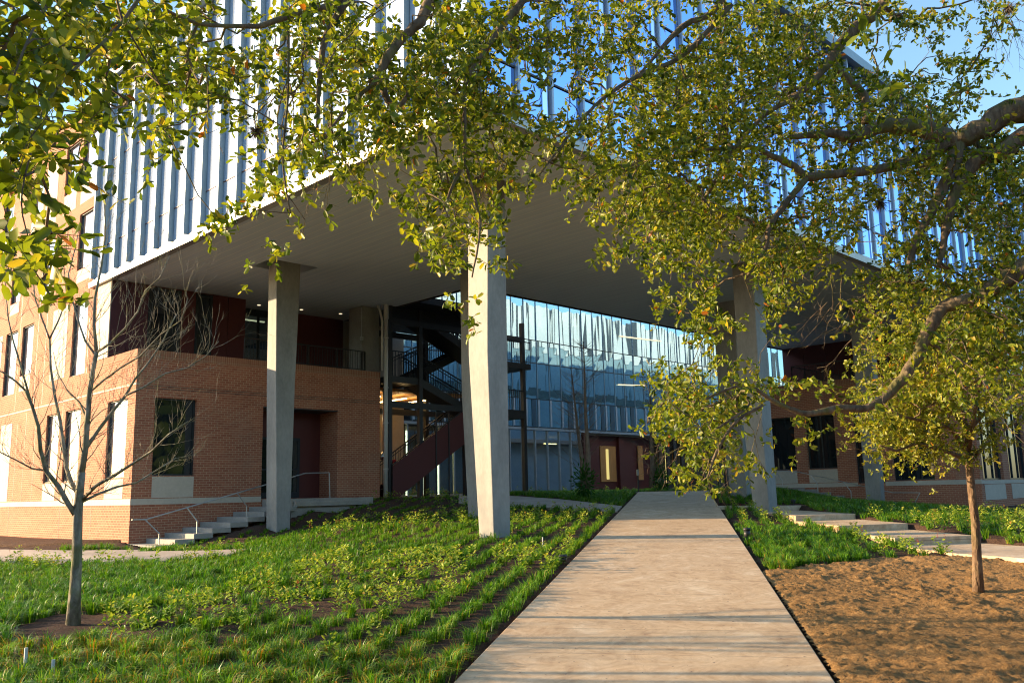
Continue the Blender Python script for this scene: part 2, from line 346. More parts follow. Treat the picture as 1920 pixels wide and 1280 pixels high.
# ------------------------------------------------------------------ ground
PD = np.array([.18338, .98304]); PL0 = np.array([-.59, 8.22]); PW = 3.2843       # path left edge line, direction, width
PLAT = np.array([PD[1], -PD[0]])
def path_z(y): return .388+.0453*np.minimum(y, 43.0)
def path_uv(x, y): v0 = x-PL0[0]; v1 = y-PL0[1]; return v0*PLAT[0]+v1*PLAT[1], v0*PD[0]+v1*PD[1]
ctrl = []
for s in np.arange(-8, 36, 3.0):
    for e in (-.05, PW+.05):
        p = PL0+PD*s+PLAT*e
        if e > 0 and s > 21.5: continue
        ctrl.append((p[0], p[1], path_z(p[1])-.05))
Lc = W(-2.76, 3.52, 0); Cc = W(-13.3, 3.5, 0)
ctrl += [(-12.9, 27.2, 1.06), (-16, 30.6, .98), (-22, 34, .9), (-15.3, 26.8, 1.03), (-12.6, 22.1, 1.0), (-8.9, 20.7, 1.0), (-7.6, 23.2, 1.05), (-9.4, 24, 1.05),
         (-5.9, 12.1, .82), (-5, 8.8, .7), (-9, 9, .7), (-10, 14, .8), (-2.5, 10, .78), (-3, 15, 1.0), (-1, 18, 1.2), (-4, 19, 1.12), (-6.3, 21.5, 1.08),
         (Lc[0], Lc[1], 1.43), (Cc[0], Cc[1], 1.38), (-5, 26, 1.5), (-2, 28, 1.62), (1.5, 32, 1.86), (-1.2, 29.6, 1.58), (-4, 32, 2.0), (-6, 31, 1.85)]
for b_, z_ in ((-.6, .98), (.4, 1.0), (1.3, 1.14), (2.2, 1.36), (3.3, 1.6), (4.4, 1.78), (5.6, 1.92)): p = W(-2.05, b_, 0); ctrl.append((p[0], p[1], z_))
for a_, b_ in ((-.3, 9.5), (-1, 12), (-2, 15), (0, 20), (6, 20), (6, 30), (4, 40)): p = W(a_, b_, 0); ctrl.append((p[0], p[1], 2.3))
for a_, b_, z_ in ((-2.3, 6.5, 1.98), (-2.3, 8, 2.1), (-3.6, 8, 1.93), (-2.3, 9.6, 2.16), (-3.3, 5.6, 1.72), (-.3, 8.6, 2.28), (-1.2, 8.8, 2.24)): p = W(a_, b_, 0); ctrl.append((p[0], p[1], z_))
ctrl += [(6.9, 27, 1.55), (7.4, 24.8, 1.42), (7.4, 21.5, 1.3), (7.4, 18.7, 1.15), (8, 15.5, 1.06), (6.5, 16, 1.05), (6.5, 13, .84), (9, 11, .8), (12, 12, .95), (6, 7.5, .72), (12, 6, .7),
         (10, 18.9, 1.25), (10, 22, 1.42), (10.1, 26, 1.58), (10.3, 31, 1.78), (12, 30, 1.72), (14, 24, 1.35), (14, 18, 1.1), (18, 24, 1.1),
         (10, 35.3, 1.98), (11, 38, 2.25), (13, 36, 1.8)]
for a_, z_ in ((-6.5, 2.3), (-8.2, 2.2), (-9.5, 1.95), (-11, 1.65), (-12.6, 1.4), (-14.5, 1.26), (-16.2, 1.3)): p = W(a_, 26.3, 0); ctrl.append((p[0], p[1], z_))
for a_, b_, z_ in ((-16.9, 29, 1.35), (-17, 33, 1.4), (-18, 27, 1.2)): p = W(a_, b_, 0); ctrl.append((p[0], p[1], z_))
ctrl += [(-30, 20, .8), (-30, 0, .5), (0, -20, .2), (30, 0, .5), (30, 20, 1.0), (40, 45, 1.2), (-35, 45, .9), (10, 60, 2.3), (25, 60, 2.2), (-10, 55, 2.3), (0, 0, .36), (-12, 0, .5), (12, 0, .5)]
CT = np.array(ctrl); SCL = 10.0
def _phi(r): return np.where(r > 1e-9, r*r*np.log(np.maximum(r, 1e-9)), 0)
_d = np.hypot(CT[:, None, 0]-CT[None, :, 0], CT[:, None, 1]-CT[None, :, 1])/SCL
_n = len(CT); _A = np.zeros((_n+3, _n+3)); _A[:_n, :_n] = _phi(_d)+np.eye(_n)*2e-4
_Q = np.c_[np.ones(_n), CT[:, 0]/SCL, CT[:, 1]/SCL]; _A[:_n, _n:] = _Q; _A[_n:, :_n] = _Q.T
_w = np.linalg.solve(_A, np.r_[CT[:, 2], 0, 0, 0])
def hgt(x, y):
    x = np.atleast_1d(np.asarray(x, float)); y = np.atleast_1d(np.asarray(y, float)); sh = x.shape; x = x.ravel(); y = y.ravel(); o = np.empty(len(x))
    for i in range(0, len(x), 20000):
        s = slice(i, i+20000); d = np.hypot(x[s, None]-CT[None, :, 0], y[s, None]-CT[None, :, 1])/SCL
        o[s] = _phi(d)@_w[:_n]+_w[_n]+_w[_n+1]*x[s]/SCL+_w[_n+2]*y[s]/SCL
    return np.minimum(o, 2.31).reshape(sh)
def H(x, y): return float(hgt(x, y)[0])
def ground_hit(x, y, lo=4., hi=60.):
    Ds = np.linspace(lo, hi, 600); d = ray(x, y); P = EYE[None]+d[None]*(Ds/d[1])[:, None]; g = hgt(P[:, 0], P[:, 1])
    i = np.argmax(P[:, 2] < g); return P[i] if (P[:, 2] < g).any() else None

SIDE = [(-26, 33.5), (-15.3, 27.0), (-12.6, 25.9), (-10.9, 26.2), (-10.2, 24.6), (-7.9, 23.6), (-6.8, 23.2), (-6.9, 21.6), (-8.2, 20.7), (-10, 21), (-12.6, 22.1), (-26, 27)]
CROSS = [tuple(pz(x, y, z)[:2]) for x, y, z in ((1166, 953, 1.76), (1050, 948.5, 1.85), (940, 948, 1.88), (860, 949, 1.9), (860, 953, 1.88), (960, 953.5, 1.84), (1155, 957.5, 1.74))]
def on_path(x, y, m=0.0):
    u, s = path_uv(x, y); return (u > -m) & (u < PW+m) & (y < 43)
PADS = [([(6.6, 34.6), (6.25, 30.4), (9.95, 30.6), (9.95, 31.6)], 1.77), ([(7.75, 30.58), (7.75, 25.0), (9.6, 25.5), (9.65, 30.7)], 1.62),
        ([(7.7, 25.0), (7.68, 21.55), (9.58, 22.1), (9.6, 25.55)], 1.47), ([(7.75, 21.6), (7.8, 18.7), (9.6, 19.05), (9.6, 22.15)], 1.32)]
LOWER = [(7.85, 18.75), (9.7, 19.2), (10.0, 17.8), (12, 16.9), (18, 16), (18, 13), (11, 13.6), (8.4, 14.9), (7.9, 16.4)]
def paved(x, y, m=.04):
    r = on_path(x, y, m) | inpoly(x, y, SIDE) | inpoly(x, y, CROSS) | inpoly(x, y, LOWER)
    for p, _ in PADS: r |= inpoly(x, y, p)
    return r
# terrain sheet: fine near, coarse to the horizon; sinks under the paving
def axis(lo, hi, fine0, fine1, st):
    a = list(np.arange(fine0, fine1, st)); s = st; v = fine1
    while v < hi: a.append(v); s *= 1.35; v += s
    s = st; v = fine0-st; b = []
    while v > lo: b.append(v); s *= 1.35; v -= s
    return np.array(b[::-1]+a)
gx = axis(-1500, 1500, -19, 20, .14); gy = axis(-600, 2500, 5.5, 44, .14)
X, Y = np.meshgrid(gx, gy, indexing='ij'); Z = hgt(np.clip(X, -45, 45), np.clip(Y, -30, 70))
far = np.clip((np.hypot(X, Y-20)-40)/40, 0, 1); Z = Z*(1-far)+.6*far
near = (np.abs(X) < 22) & (Y > 4) & (Y < 46)
Z = Z+np.where(near, (vnoise(X*2.2, Y*2.2, 1)-.5)*.05+(vnoise(X*6, Y*6, 2)-.5)*.035, 0)
pv = paved(X, Y, .02); Z = np.where(pv, Z-.22, Z)
u_, s_ = path_uv(X, Y); Z = np.where((u_ > -.3) & (u_ < PW+.3) & (Y < 44) & ~pv, np.minimum(Z, path_z(Y)-.06), Z)
# inside the buildings the ground is pushed below floor level
AA = (X-K[0])*Ad[0]+(Y-K[1])*Ad[1]; BB = (X-K[0])*Bd[0]+(Y-K[1])*Bd[1]
inb = ((AA > .05) & (BB > .05) & (BB < 9.5) & (AA < 30)) | ((BB > 28.05) & (AA > -15.9) & (AA < -5.5)) | (AA > 8.05)&(BB>10)&(BB<80)
inb |= ((AA > -1.99) & (AA < .2) & (BB > -.02) & (BB < 7.8)) | ((BB > 26.4) & (BB < 28.2) & (AA > -13.4) & (AA < -6.1))
Z = np.where(inb, np.minimum(Z, .8), Z)
def grid_mesh(name, X, Y, Z, m, smooth=True):
    nx, ny = X.shape; idx = np.arange(nx*ny).reshape(nx, ny)
    Fc = np.stack([idx[:-1, :-1], idx[1:, :-1], idx[1:, 1:], idx[:-1, 1:]], -1).reshape(-1, 4)
    return arr_mesh(name, np.stack([X, Y, Z], -1).reshape(-1, 3), Fc, m, None, None, smooth)
tag(grid_mesh('ground', X, Y, Z, M['soil']), 'dark planted garden soil sloping up to the building', None, None, 'structure')

# bare brown soil bed on the right, with real clods
BED = [tuple(PL0+PD*s+PLAT*(PW+.03)) for s in (-6, 6.4)]+[(3.9, 15.0), (5.2, 15.6), (6.5, 16.3), (7.9, 16.3), (8.5, 14.8), (11, 13.5), (18, 12.9), (18, 2)]
bx = np.arange(1.0, 14, .035); by = np.arange(5.2, 17, .035); X, Y = np.meshgrid(bx, by, indexing='ij')
Zb = hgt(X, Y)+.05
cl = np.zeros_like(X)
for k, (fq, am) in enumerate(((.7, .05), (2.6, .02), (9., .016), (17., .026), (29, .032))):
    n_ = vnoise(X*fq+3*k, Y*fq*(1.25 if k else 1), 20+k); cl += am*(np.abs(n_-.5)*2 if k > 1 else n_)
pm = vnoise(X*1.4, Y*2.2, 77)*.9+vnoise(X*4.1, Y*5.3, 78)*.7; cl = cl*np.clip(pm, .6, 1.1)*.8+.05*np.maximum(vnoise(X*5.5, Y*5.5, 81)-.72, 0)*3.2*vnoise(X*31, Y*31, 82)
Zb = Zb+cl-.05
uu, ss = path_uv(X, Y); Zb = np.minimum(Zb, path_z(Y)-.07+np.clip((uu-PW)*.5, 0, .2)+cl*.6)
inside = inpoly(X, Y, BED); nx, ny = X.shape; idx = np.arange(nx*ny).reshape(nx, ny)
ok = inside[:-1, :-1] & inside[1:, 1:]
Fc = np.stack([idx[:-1, :-1], idx[1:, :-1], idx[1:, 1:], idx[:-1, 1:]], -1)[ok]
used, inv = np.unique(Fc, return_inverse=True); Vb = np.stack([X, Y, Zb], -1).reshape(-1, 3)[used]
tag(arr_mesh('bare_soil_bed', Vb, inv.reshape(Fc.shape), M['bed'], None, None, True), 'freshly raked bare brown soil beside the path', None, None, 'structure')

# main path
mb = MB(); st = np.arange(-7, 36.01, .62)
def ppt(s, u, dz=0): p = PL0+PD*s+PLAT*u; return (p[0], p[1], path_z(p[1])+dz)
S_END = 35.2
for s0, s1 in ((-7, S_END),):
    c = [ppt(s0, 0, -.35), ppt(s0, PW, -.35), ppt(s1, PW, -.35), ppt(s1, 0, -.35), ppt(s0, 0), ppt(s0, PW), ppt(s1, PW), ppt(s1, 0)]
    mb.hexa(c)
# uv along the path
mb.uv = [path_uv(v[0], v[1]) for f in mb.f for v in [mb.v[i] for i in f]]
tag(mb.build('path', M['path'], None, bevel=.012), 'wide tan concrete path rising to the entrance', None, None, 'structure')
mb = MB(); e0 = PL0+PD*S_END; e1 = e0+PLAT*PW
mb.prism([(e0[0], e0[1]), (e1[0], e1[1]), (e1[0]+3.2, e1[1]+3.5), (15, 52), (30, 68), (24, 70), (6, 50), (e0[0]-1.5, e0[1]+2)], 1.9, 2.338)
tag(mb.build('plaza', M['walk']), 'shaded grey plaza before the entrance', None, None, 'structure')
mb = MB(); sz = [H(*p)+.05 for p in SIDE]; mb.prism(SIDE, [z-.3 for z in sz], sz)
tag(mb.build('sidewalk', M['walk']), 'pale concrete sidewalk curving below the brick corner', None, None, 'structure')
mb = MB(); cz = [H(*p)+.03 for p in CROSS]; mb.prism(CROSS, [z-.3 for z in cz], cz)
tag(mb.build('cross_path', M['walk']), 'narrow concrete path crossing the planting', None, None, 'structure')
for i, (p, z) in enumerate(PADS):
    mb = MB(); mb.prism(p, z-.34, z)
    tag(mb.build('walkway_landing', M['path'] if i > 1 else M['path'], bevel=.012), None, None, 'long concrete landings stepping down', 'structure')
mb = MB(); mb.prism(LOWER, .8, 1.16); tag(mb.build('lower_walkway', M['path'], bevel=.01), None, None, None, 'structure')
# mulch strip at the foot of the left facade
mb = MB(); pts = [W(a, -.02, 0) for a in (0.6, 4, 9, 20)]+[W(20, -2.2, 0), W(9, -1.9, 0), W(5, -1.4, 0), W(2.4, -.7, 0)]
mb.prism([(p[0], p[1]) for p in pts], .8, [H(p[0], p[1])+.07 for p in pts]); tag(mb.build('mulch_strip', M['mulch']), None, None, None, 'structure')

# ------------------------------------------------------------------ left brick wing
PB0, PA0 = plane_b(0), plane_a(0)
bw = empty('brick_building', W(0, 0, 1.0), 'sunlit five-storey orange brick building with tall narrow windows behind the bare tree', 'building')
lw = [(.62, 2.2, 3.15, 5.7, 0, 1, 'w'), (4.7, 6.2, 3.15, 5.7, 0, 1, 'w'), (6.8, 8.2, 3.15, 5.7, 0, 1, 'w'), (14.5, 16, 3.15, 5.7, 0, 1, 'w'), (18.5, 20, 3.15, 5.7, 0, 1, 'w'),
      (4.6, 6.05, 6.95, 9.7, 0, 1, 'n'), (10.5, 11.9, 7.6, 9.68, 0, 1, 'w'), (12.5, 14.1, 6.95, 9.68, 0, 1, 'n'), (16.5, 18, 6.95, 9.68, 0, 1, 'n'),
      (4.6, 6.0, 10.95, 13.15, 0, 1, 'w'), (8.6, 9.9, 10.95, 13.0, 0, 1, 'w'), (12.6, 13.9, 10.95, 12.9, 0, 1, 'w'), (16.6, 18, 10.95, 12.9, 0, 1, 'w'),
      (4.62, 6.1, 14.35, 16.35, 0, 1, 'w'), (6.5, 7.9, 14.35, 16.35, 0, 1, 'w'), (10.4, 11.8, 14.2, 16.2, 0, 1, 'w'), (14.4, 15.8, 14.2, 16.2, 0, 1, 'w')]
stones = [(12.36, 13.8, 2.5, 5.7), (6.57, 8.2, 7.0, 9.76), (8.7, 10.05, 13.5, 16.2), (2.52, 3.7, 7.26, 9.97), (14.6, 16, 7.0, 9.7)]
DR = .13
ops = [o[:4]+(DR,) for o in lw]
mb = MB(); lowops = [o for o in ops if o[3] < 7]; hi = [o for o in ops if o[2] > 7.2]; mid = [o for o in ops if 6.9 < o[2] < 7.1]
facade(mb, PB0, 0, 30, .6, 6.85, lowops)
facade(mb, PB0, 0, 4.27, 6.85, 7.0, [])
facade(mb, PB0, 4.27, 30, 6.85, 17.5, hi+mid)
facade(mb, PB0, 3.7, 4.27, 7.0, 10.0, [])
wall = mb.build('wall', M['brick'], bw)
mb = MB(); facade(mb, PA0, 0, 9.6, .6, 6.98, [(.63, 2.05, 3.2, 5.7, .22), (4.5, 7.64, 2.39, 5.62, 1.25)])
mb.abz(.02, 2.4, 9.55, 9.6, .8, 7.0); mb.build('wall', M['brick'], bw)
mb = MB(); slab(mb, PA0, 0, 9.6, 6.98, 7.24, -.012, .30); mb.build('coping', M['soldier'], bw)
mb = MB(); slab(mb, PB0, 0.001, 4.27, 7.0, 7.24, -.012, .30); mb.build('coping', M['soldier'], bw)
mb = MB(); slab(mb, PB0, 0, 30, 17.5, 17.62, -.05, .4); mb.abz(4.3, 30, .1, 12, 17.3, 17.5); mb.build('roof', M['steel'], bw)
mb = MB(); slab(mb, PB0, -.015, 30, 2.29, 2.48, -.016, .1); slab(mb, PA0, .012, 4.5, 2.29, 2.48, -.014, .1); mb.build('stone_band', M['stone'], bw)
mb = MB(); slab(mb, PB0, -.001, 30, 6.08, 6.13, -.008, .1); mb.build('stone_band', M['stone'], bw)
mb = MB()
for zz in (5.98, 6.06): slab(mb, PA0, .3, 9.58, zz, zz+.018, -.006, .1)
mb.build('brick_joint', M['steel'], bw)
for o in stones:
    mb = MB(); slab(mb, PB0, *o, -.01, .06); mb.build('stone_panel', M['stone'], bw)
for o in lw:
    if o[6] == 'w' and o[2] < 12.9:
        zb = {3.15: 2.49, 7.6: 6.95, 10.95: 10.45}[o[2]]; mb = MB(); slab(mb, PB0, o[0]+.02, o[1]-.05, zb, o[2]-.03, -.008, .06); mb.build('stone_panel', M['stone'], bw)
    elif o[2] > 14: mb = MB(); slab(mb, PB0, o[0]+.02, o[1]-.05, 13.55, o[2]-.03, -.008, .06); mb.build('stone_panel', M['stone'], bw)
    window(bw, PB0, o[0], o[1], o[2], o[3], M['glasswin'], DR, (), (), .035)
for u_j, z0, z1 in ((3.2, .9, 2.28), (9.4, 2.5, 6.0), (10.6, 2.5, 6.0), (11.66, 2.5, 5.6), (6.5, 2.5, 6.0), (9.9, 6.2, 13), (8.9, 6.2, 10), (12.2, 6.2, 13), (4.38, 6.9, 8.9), (6.2, .9, 2.28), (12.0, .9, 2.28)):
    mb = MB(); slab(mb, PB0, u_j-.018, u_j+.018, z0, z1, -.004, .03); mb.build('brick_joint', M['steel'], bw)
window(bw, PA0, .63, 2.05, 3.2, 5.7, M['glassdark'], .2, (), (), .05)
mb = MB(); slab(mb, PA0, .645, 2.03, 2.5, 3.17, -.01, .08); mb.build('stone_panel', M['stone'], bw)
# door recess
mb = MB(); slab(mb, plane_a(1.2), 4.45, 7.7, 2.3, 5.7, 0, .1); mb.build('maroon_panel', M['maroon'], bw)
mb = MB(); slab(mb, plane_a(.0), 4.5, 7.64, 5.58, 5.64, .02, 1.2); mb.build('lintel', M['steel'], bw)
dr = MB(); PD1 = plane_a(1.1)
for u0, u1, z0, z1 in ((4.55, 4.65, 2.42, 4.62), (5.55, 5.67, 2.42, 4.62), (6.6, 6.7, 2.42, 4.62), (4.65, 6.6, 4.52, 4.62), (4.65, 6.6, 2.42, 2.62), (4.65, 6.6, 3.42, 3.48)): slab(dr, PD1, u0, u1, z0, z1, 0, .06)
dr = dr.build('door', M['dark'], bw)
mb = MB(); slab(mb, PD1, 4.65, 5.55, 2.62, 4.52, .02, .04); slab(mb, PD1, 5.67, 6.6, 2.62, 4.52, .02, .04); mb.build('pane', M['glassdark'], dr)
mb = MB(); mb.tube([W(1.05, 5.5, 3.2), W(1.02, 5.5, 3.6)], .02); mb.build('handle', M['galv'], dr)
mb = MB(); mb.abz(.0, 1.2, 4.5, 7.64, 2.2, 2.392); mb.build('threshold', M['step'], bw)
# terrace and upper maroon wall
mb = MB(); mb.abz(.25, 6, .25, 9.6, 6.3, 6.6); mb.build('terrace_floor', M['step'], bw)
UA = 2.5; PU = plane_a(UA); bb = lambda x: bOn(x, 610, UA)
xs = [(205, 238, 'purple'), (238, 277, 'purple'), (338, 366, 'maroon'), (397, 427, 'maroon'), (427, 460, 'maroon')]
for x0, x1, mm in xs:
    mb = MB(); b0_, b1_ = max(bb(x0), .012)+.01, bb(x1)-.01; slab(mb, PU, b0_, b1_, 6.62, 9.98, 0, .1); mb.build('metal_panel', M[mm], bw)
mb = MB(); slab(mb, PU, .02, bb(460), 6.6, 9.99, .06, .2); mb.abz(UA+.06, 4.1, bb(460)-.1, bb(460), 6.6, 9.985); mb.build('metal_panel', M['maroon'], bw)
for x0, x1, bars in ((277, 338, (.62,)), (366, 397, ())):
    window(bw, plane_a(UA-.1), bb(x0), bb(x1), 6.65, 9.93, M['glassclear'] if 0 else M['glassdark'], .15, [bb(x0)+(bb(x1)-bb(x0))*k for k in bars] if 0 else (), (), .09)
b460 = bb(460)
gw_ = MB(); PG = plane_a(3.9)
for u in (b460+.02, b460+1.3, b460+2.6): slab(gw_, PG, u, u+.08, 6.6, 9.75, 0, .08)
slab(gw_, PG, b460, 8.2, 9.7, 9.98, 0, .1); g0 = gw_.build('window', M['frame'], bw)
mb = MB(); slab(mb, PG, b460+.05, 8.15, 6.62, 9.7, .03, .05); mb.build('pane', M['glassclear'], g0)
mb = MB(); mb.abz(7.6, 7.7, 4.5, 9.5, 6.6, 9.9); mb.abz(3.9, 7.6, 4.5, 4.6, 6.6, 9.9); mb.abz(3.9, 7.7, 4.5, 9.5, 9.86, 9.9); mb.build('interior_wall', M['coreblue'], bw)
for da, zz in ((5.0, 9.78), (6.8, 9.78)):
    mb = MB(); mb.abz(da, da+.09, 5.9, 7.3, zz-.05, zz); mb.build('ceiling_light', M['tube'], bw)
mb = MB(); slab(mb, plane_a(3.6), 7.6, 10.28, 6.6, 9.98, 0, .1); mb.build('metal_panel', M['maroon'], bw)
mb = MB(); slab(mb, plane_a(3.7), 10.29, 12.4, 6.6, 9.98, 0, .1); slab(mb, plane_a(5.2), 10.3, bOn(757, 640, 5.2), 2.3, 9.9, 0, .2)
mb.build('render_wall', M['beige'], bw)
mb = MB(); mb.abz(.62, 1.5, 9.15, 10.0, 6.6, 9.98); mb.build('pier', M['concrete'], bw)
# junction box and conduit
mb = MB(); mb.tube([W(.58, 9.1, 9.9), W(.58, 9.1, 8.6)], .02); mb.abz(.5, .6, 9.04, 9.14, 8.55, 8.7); mb.build('conduit', M['galv'], bw)

def railing(name, pts, z0, z1, label, group=None, sp=.115, posts=1.4, m='steel'):
    P0 = pts[0]; t = empty(name, (P0[0], P0[1], z0), label, 'railing', group)
    r = MB(); k = MB(); p_ = MB()
    for a, b in zip(pts[:-1], pts[1:]):
        a, b = np.array(a, float), np.array(b, float); Lh = np.linalg.norm(b-a); za = np.array([0, 0, 1])
        def at(s, z): return a+(b-a)*s+za*z
        r.beam(at(0, z1), at(1, z1), .05, .04); r.beam(at(0, z0+.08), at(1, z0+.08), .03, .03)
        n = max(1, int(Lh/sp))
        for i in range(1, n): k.beam(at(i/n, z0+.095), at(i/n, z1-.02), .014, .014)
        n = max(1, round(Lh/posts))
        for i in range(n+1): p_ = MB(); p_.beam(at(i/n, z0-.15), at(i/n, z1-.021), .045, .045); p_.build('post', M[m], t)
    r.build('rail', M[m], t); k.build('baluster', M[m], t); return t
z0v = np.zeros(3)
railing('terrace_railing', [W(.34, 3.9, 0), W(.34, 9.1, 0), W(.6, 9.12, 0)], 7.26, 8.06, 'dark vertical-bar railing on the brick parapet beside the left concrete column')

# ------------------------------------------------------------------ overhanging glass block
gb = empty('glass_building', W(-15.95, 0, 10), 'glass-fronted upper block cantilevered above the path on concrete columns', 'building')
A0, A1, BR = -15.95, 4.27, 82.0  # block lengthened out of view to fill the courtyard glass reflections
holes = [(-3.35, -2.1, 2.75, 4.5), (-13.5, -12.05, 2.6, 4.1), (-13.9, -12.6, 15.0, 16.7), (-13.3, -11.7, 25.4, 27.0)]
def cells(a0, a1, b0, b1):
    mb = MB(); as_ = sorted({a0, a1, *[h for q in holes for h in q[:2] if a0 < h < a1]}); bs_ = sorted({b0, b1, *[h for q in holes for h in q[2:] if b0 < h < b1]})
    for i in range(len(as_)-1):
        for j in range(len(bs_)-1):
            ca, cb = (as_[i]+as_[i+1])/2, (bs_[j]+bs_[j+1])/2
            if any(q[0] < ca < q[1] and q[2] < cb < q[3] for q in holes): continue
            pts = [(as_[i], bs_[j]), (as_[i+1], bs_[j]), (as_[i+1], bs_[j+1]), (as_[i], bs_[j+1])]
            mb.poly([W(a, b, 10.0) for a, b in pts], pts)
    for q in holes:
        if a0 <= q[0] < a1 and b0 <= q[2] < b1:
            c = [(q[0], q[2]), (q[1], q[2]), (q[1], q[3]), (q[0], q[3])]
            for k in range(4): p_, r_ = c[k], c[(k+1) % 4]; mb.poly([W(*p_, 10), W(*r_, 10), W(*r_, 10.5), W(*p_, 10.5)], [(0, .1)]*4)
    return mb
cells(A0+.06, -4.55, .06, BR).build('soffit', M['soffit'], gb)
cells(-4.55, A1, .06, 10.4).build('soffit', M['soffit'], gb)
mb = MB(); mb.abz(A0+.3, -4.6, .3, BR-.1, 10.5, 17.6); mb.abz(-4.6, A1-.01, .3, 10.35, 10.5, 17.6); mb.build('core', M['coreblue'], gb)
mb = MB(); slab(mb, PB0, A0-.02, A1, 9.96, 10.15, -.15, .1); slab(mb, PB0, A0+.02, A1, 10.15, 10.3, .0, .1); mb.build('fascia', M['fascia'], gb)
mb = MB(); slab(mb, plane_a(A0), .11, BR, 9.96, 10.15, -.15, .1); slab(mb, plane_a(A0), .13, BR, 10.15, 10.3, .0, .1); mb.build('fascia', M['fascia'], gb)
mb = MB(); mb.abz(-4.6, -4.5, 10.4, BR, 9.95, 10.6); mb.abz(-4.5, 1.0, 10.35, 10.45, 9.95, 10.6); mb.build('fascia', M['steel'], gb)
mb = MB(); slab(mb, PB0, A0-.1, A1, 17.6, 17.95, -.2, .4); slab(mb, plane_a(A0), .41, BR, 17.6, 17.95, -.2, .4); mb.build('roof', M['fin'], gb)
zb = [10.3, 11.38, 14.5, 17.6]
def bay(P, u0, u1, m, strip):
    mb = MB()
    for i in range(3): slab(mb, P, u0, u1, zb[i]+.012, zb[i+1]-.012, .03+.004*random.random(), .08)
    return mb.build('glass_panel', m, gb)
PAL = plane_a(A0)
nb = 19; sp = (A1-A0)/nb
for i in range(nb+1):
    u = A0+sp*i; f = MB(); th = .038
    if i in (0,): u += .06
    if i == nb: u -= .06
    slab(f, PB0, u-th, u+th, 10.31, 17.6, -.13, .12); f.build('fin', M['fin'], gb)
    if i < nb:
        o = bay(PB0, A0+sp*i+.05, A0+sp*(i+1)-.05, M['glassbox'], 0)
mb = MB()
for z in zb[1:3]: slab(mb, PB0, A0, A1, z-.012, z+.012, .015, .09)
mb.build('joint_line', M['maroon'], gb)
nb = 62; sp = 1.07
for i in range(nb):
    u = sp*i+.2; f = MB(); slab(f, PAL, u-.03, u+.03, 10.31, 17.6, -.075, .12); f.build('fin', M['finlight'], gb)
    bay(PAL, u+.045, u+sp-.045, M['glassblue'], 0)
    s_ = MB(); slab(s_, PAL, u+.80, u+.98, 10.31, 17.58, .0, .028); s_.build('white_strip', M['glassbox'], gb) if i % 2 else None
mb = MB()
for z in zb[1:3]: slab(mb, PAL, .3, BR, z-.02, z+.02, .0, .1)
mb.build('joint_line', M['steel'], gb)
# courtyard side: unseen panels, pale over dark, added to shape the courtyard glazing's reflection
for b0_ in np.arange(10.6, 80, 1.45):
    mb = MB(); mb.abz(-4.6, -4.52-.05*random.random(), b0_, b0_+random.uniform(.6, 1.3), 14.0, 17.6); mb.build('glass_panel', M['rearpale'], gb)
    mb = MB(); mb.abz(-4.6, -4.54, b0_, b0_+1.3, 10.6, 13.96); mb.build('glass_panel', M['reardark'], gb)

# ------------------------------------------------------------------ downlights under the soffit
for k, (a_, b_, w_) in enumerate(((3.1, 5.95, 'left of the left column'), (2.8, 7.7, 'at the left column\'s right edge'), (2.5, 9.4, 'right of the left column'))):
    t = empty('downlight', W(a_, b_, 10), 'small round lit downlight in the dark soffit, '+w_, 'ceiling light', 'downlights in the soffit')
    mb = MB(); mb.tube([W(a_, b_, 9.985), W(a_, b_, 9.999)], .11, 12); mb.build('trim_ring', M['fascia'], t)
    mb = MB(); mb.tube([W(a_, b_, 9.975), W(a_, b_, 9.984)], .07, 12); mb.build('lens', M['tube'], t)

# ------------------------------------------------------------------ columns
def column(label, lv):   # levels: z, a0, b0, wa, wb
    mb = MB(); n0 = None
    for (z, a, b, wa, wb) in lv:
        i = len(mb.v); mb.v += [tuple(W(a, b, z)), tuple(W(a, b+wb, z)), tuple(W(a+wa, b+wb, z)), tuple(W(a+wa, b, z))]
        if n0 is not None:
            for k in range(4): mb.f.append((n0+k, n0+(k+1) % 4, i+(k+1) % 4, i+k)); mb.uv += [(0, 0)]*4
        n0 = i
    mb.f.append((n0, n0+1, n0+2, n0+3)); mb.uv += [(0, 0)]*4
    o = mb.build('concrete_column', M['concrete'], None, bevel=.02); tag(o, label, 'column', 'tapering concrete columns under the glass block'); return o
column('tapering concrete column beside the brick wall and stairs, left of the others, sunlit patch near its top', [(.6, -3.1, 3.34, .64, .44), (6.0, -3.02, 3.22, .58, .70), (10.3, -3.0, 3.15, .50, .92)])
column('tall faceted concrete column in the centre of the planting with a bright sunlit left face', [(.6, -13.1, 3.12, .47, .52), (5.75, -13.12, 2.98, .68, .67), (10.3, -13.16, 3.06, .76, .58)])
column('concrete column half hidden behind the bright central column', [(.6, -6.85, 8.5, .5, .5), (5.8, -6.95, 8.36, .76, .6), (10.3, -7.0, 8.36, .82, .6)])
column('broad concrete column standing beside the topmost stepped landing', [(.6, -13.4, 15.36, .54, .53), (5.75, -13.4, 15.24, .76, .68), (10.3, -13.45, 15.3, .82, .7)])
column('shaded concrete column behind the one at the topmost landing', [(.6, -9.75, 20.3, .66, .6), (5.75, -9.75, 20.2, .95, .72), (10.3, -9.75, 20.2, 1.0, .74)])
column('concrete column standing in front of the right brick wing and its steps', [(.6, -12.65, 25.98, .60, .36), (5.75, -12.8, 25.95, .76, .45), (10.3, -12.95, 25.88, .92, .5)])

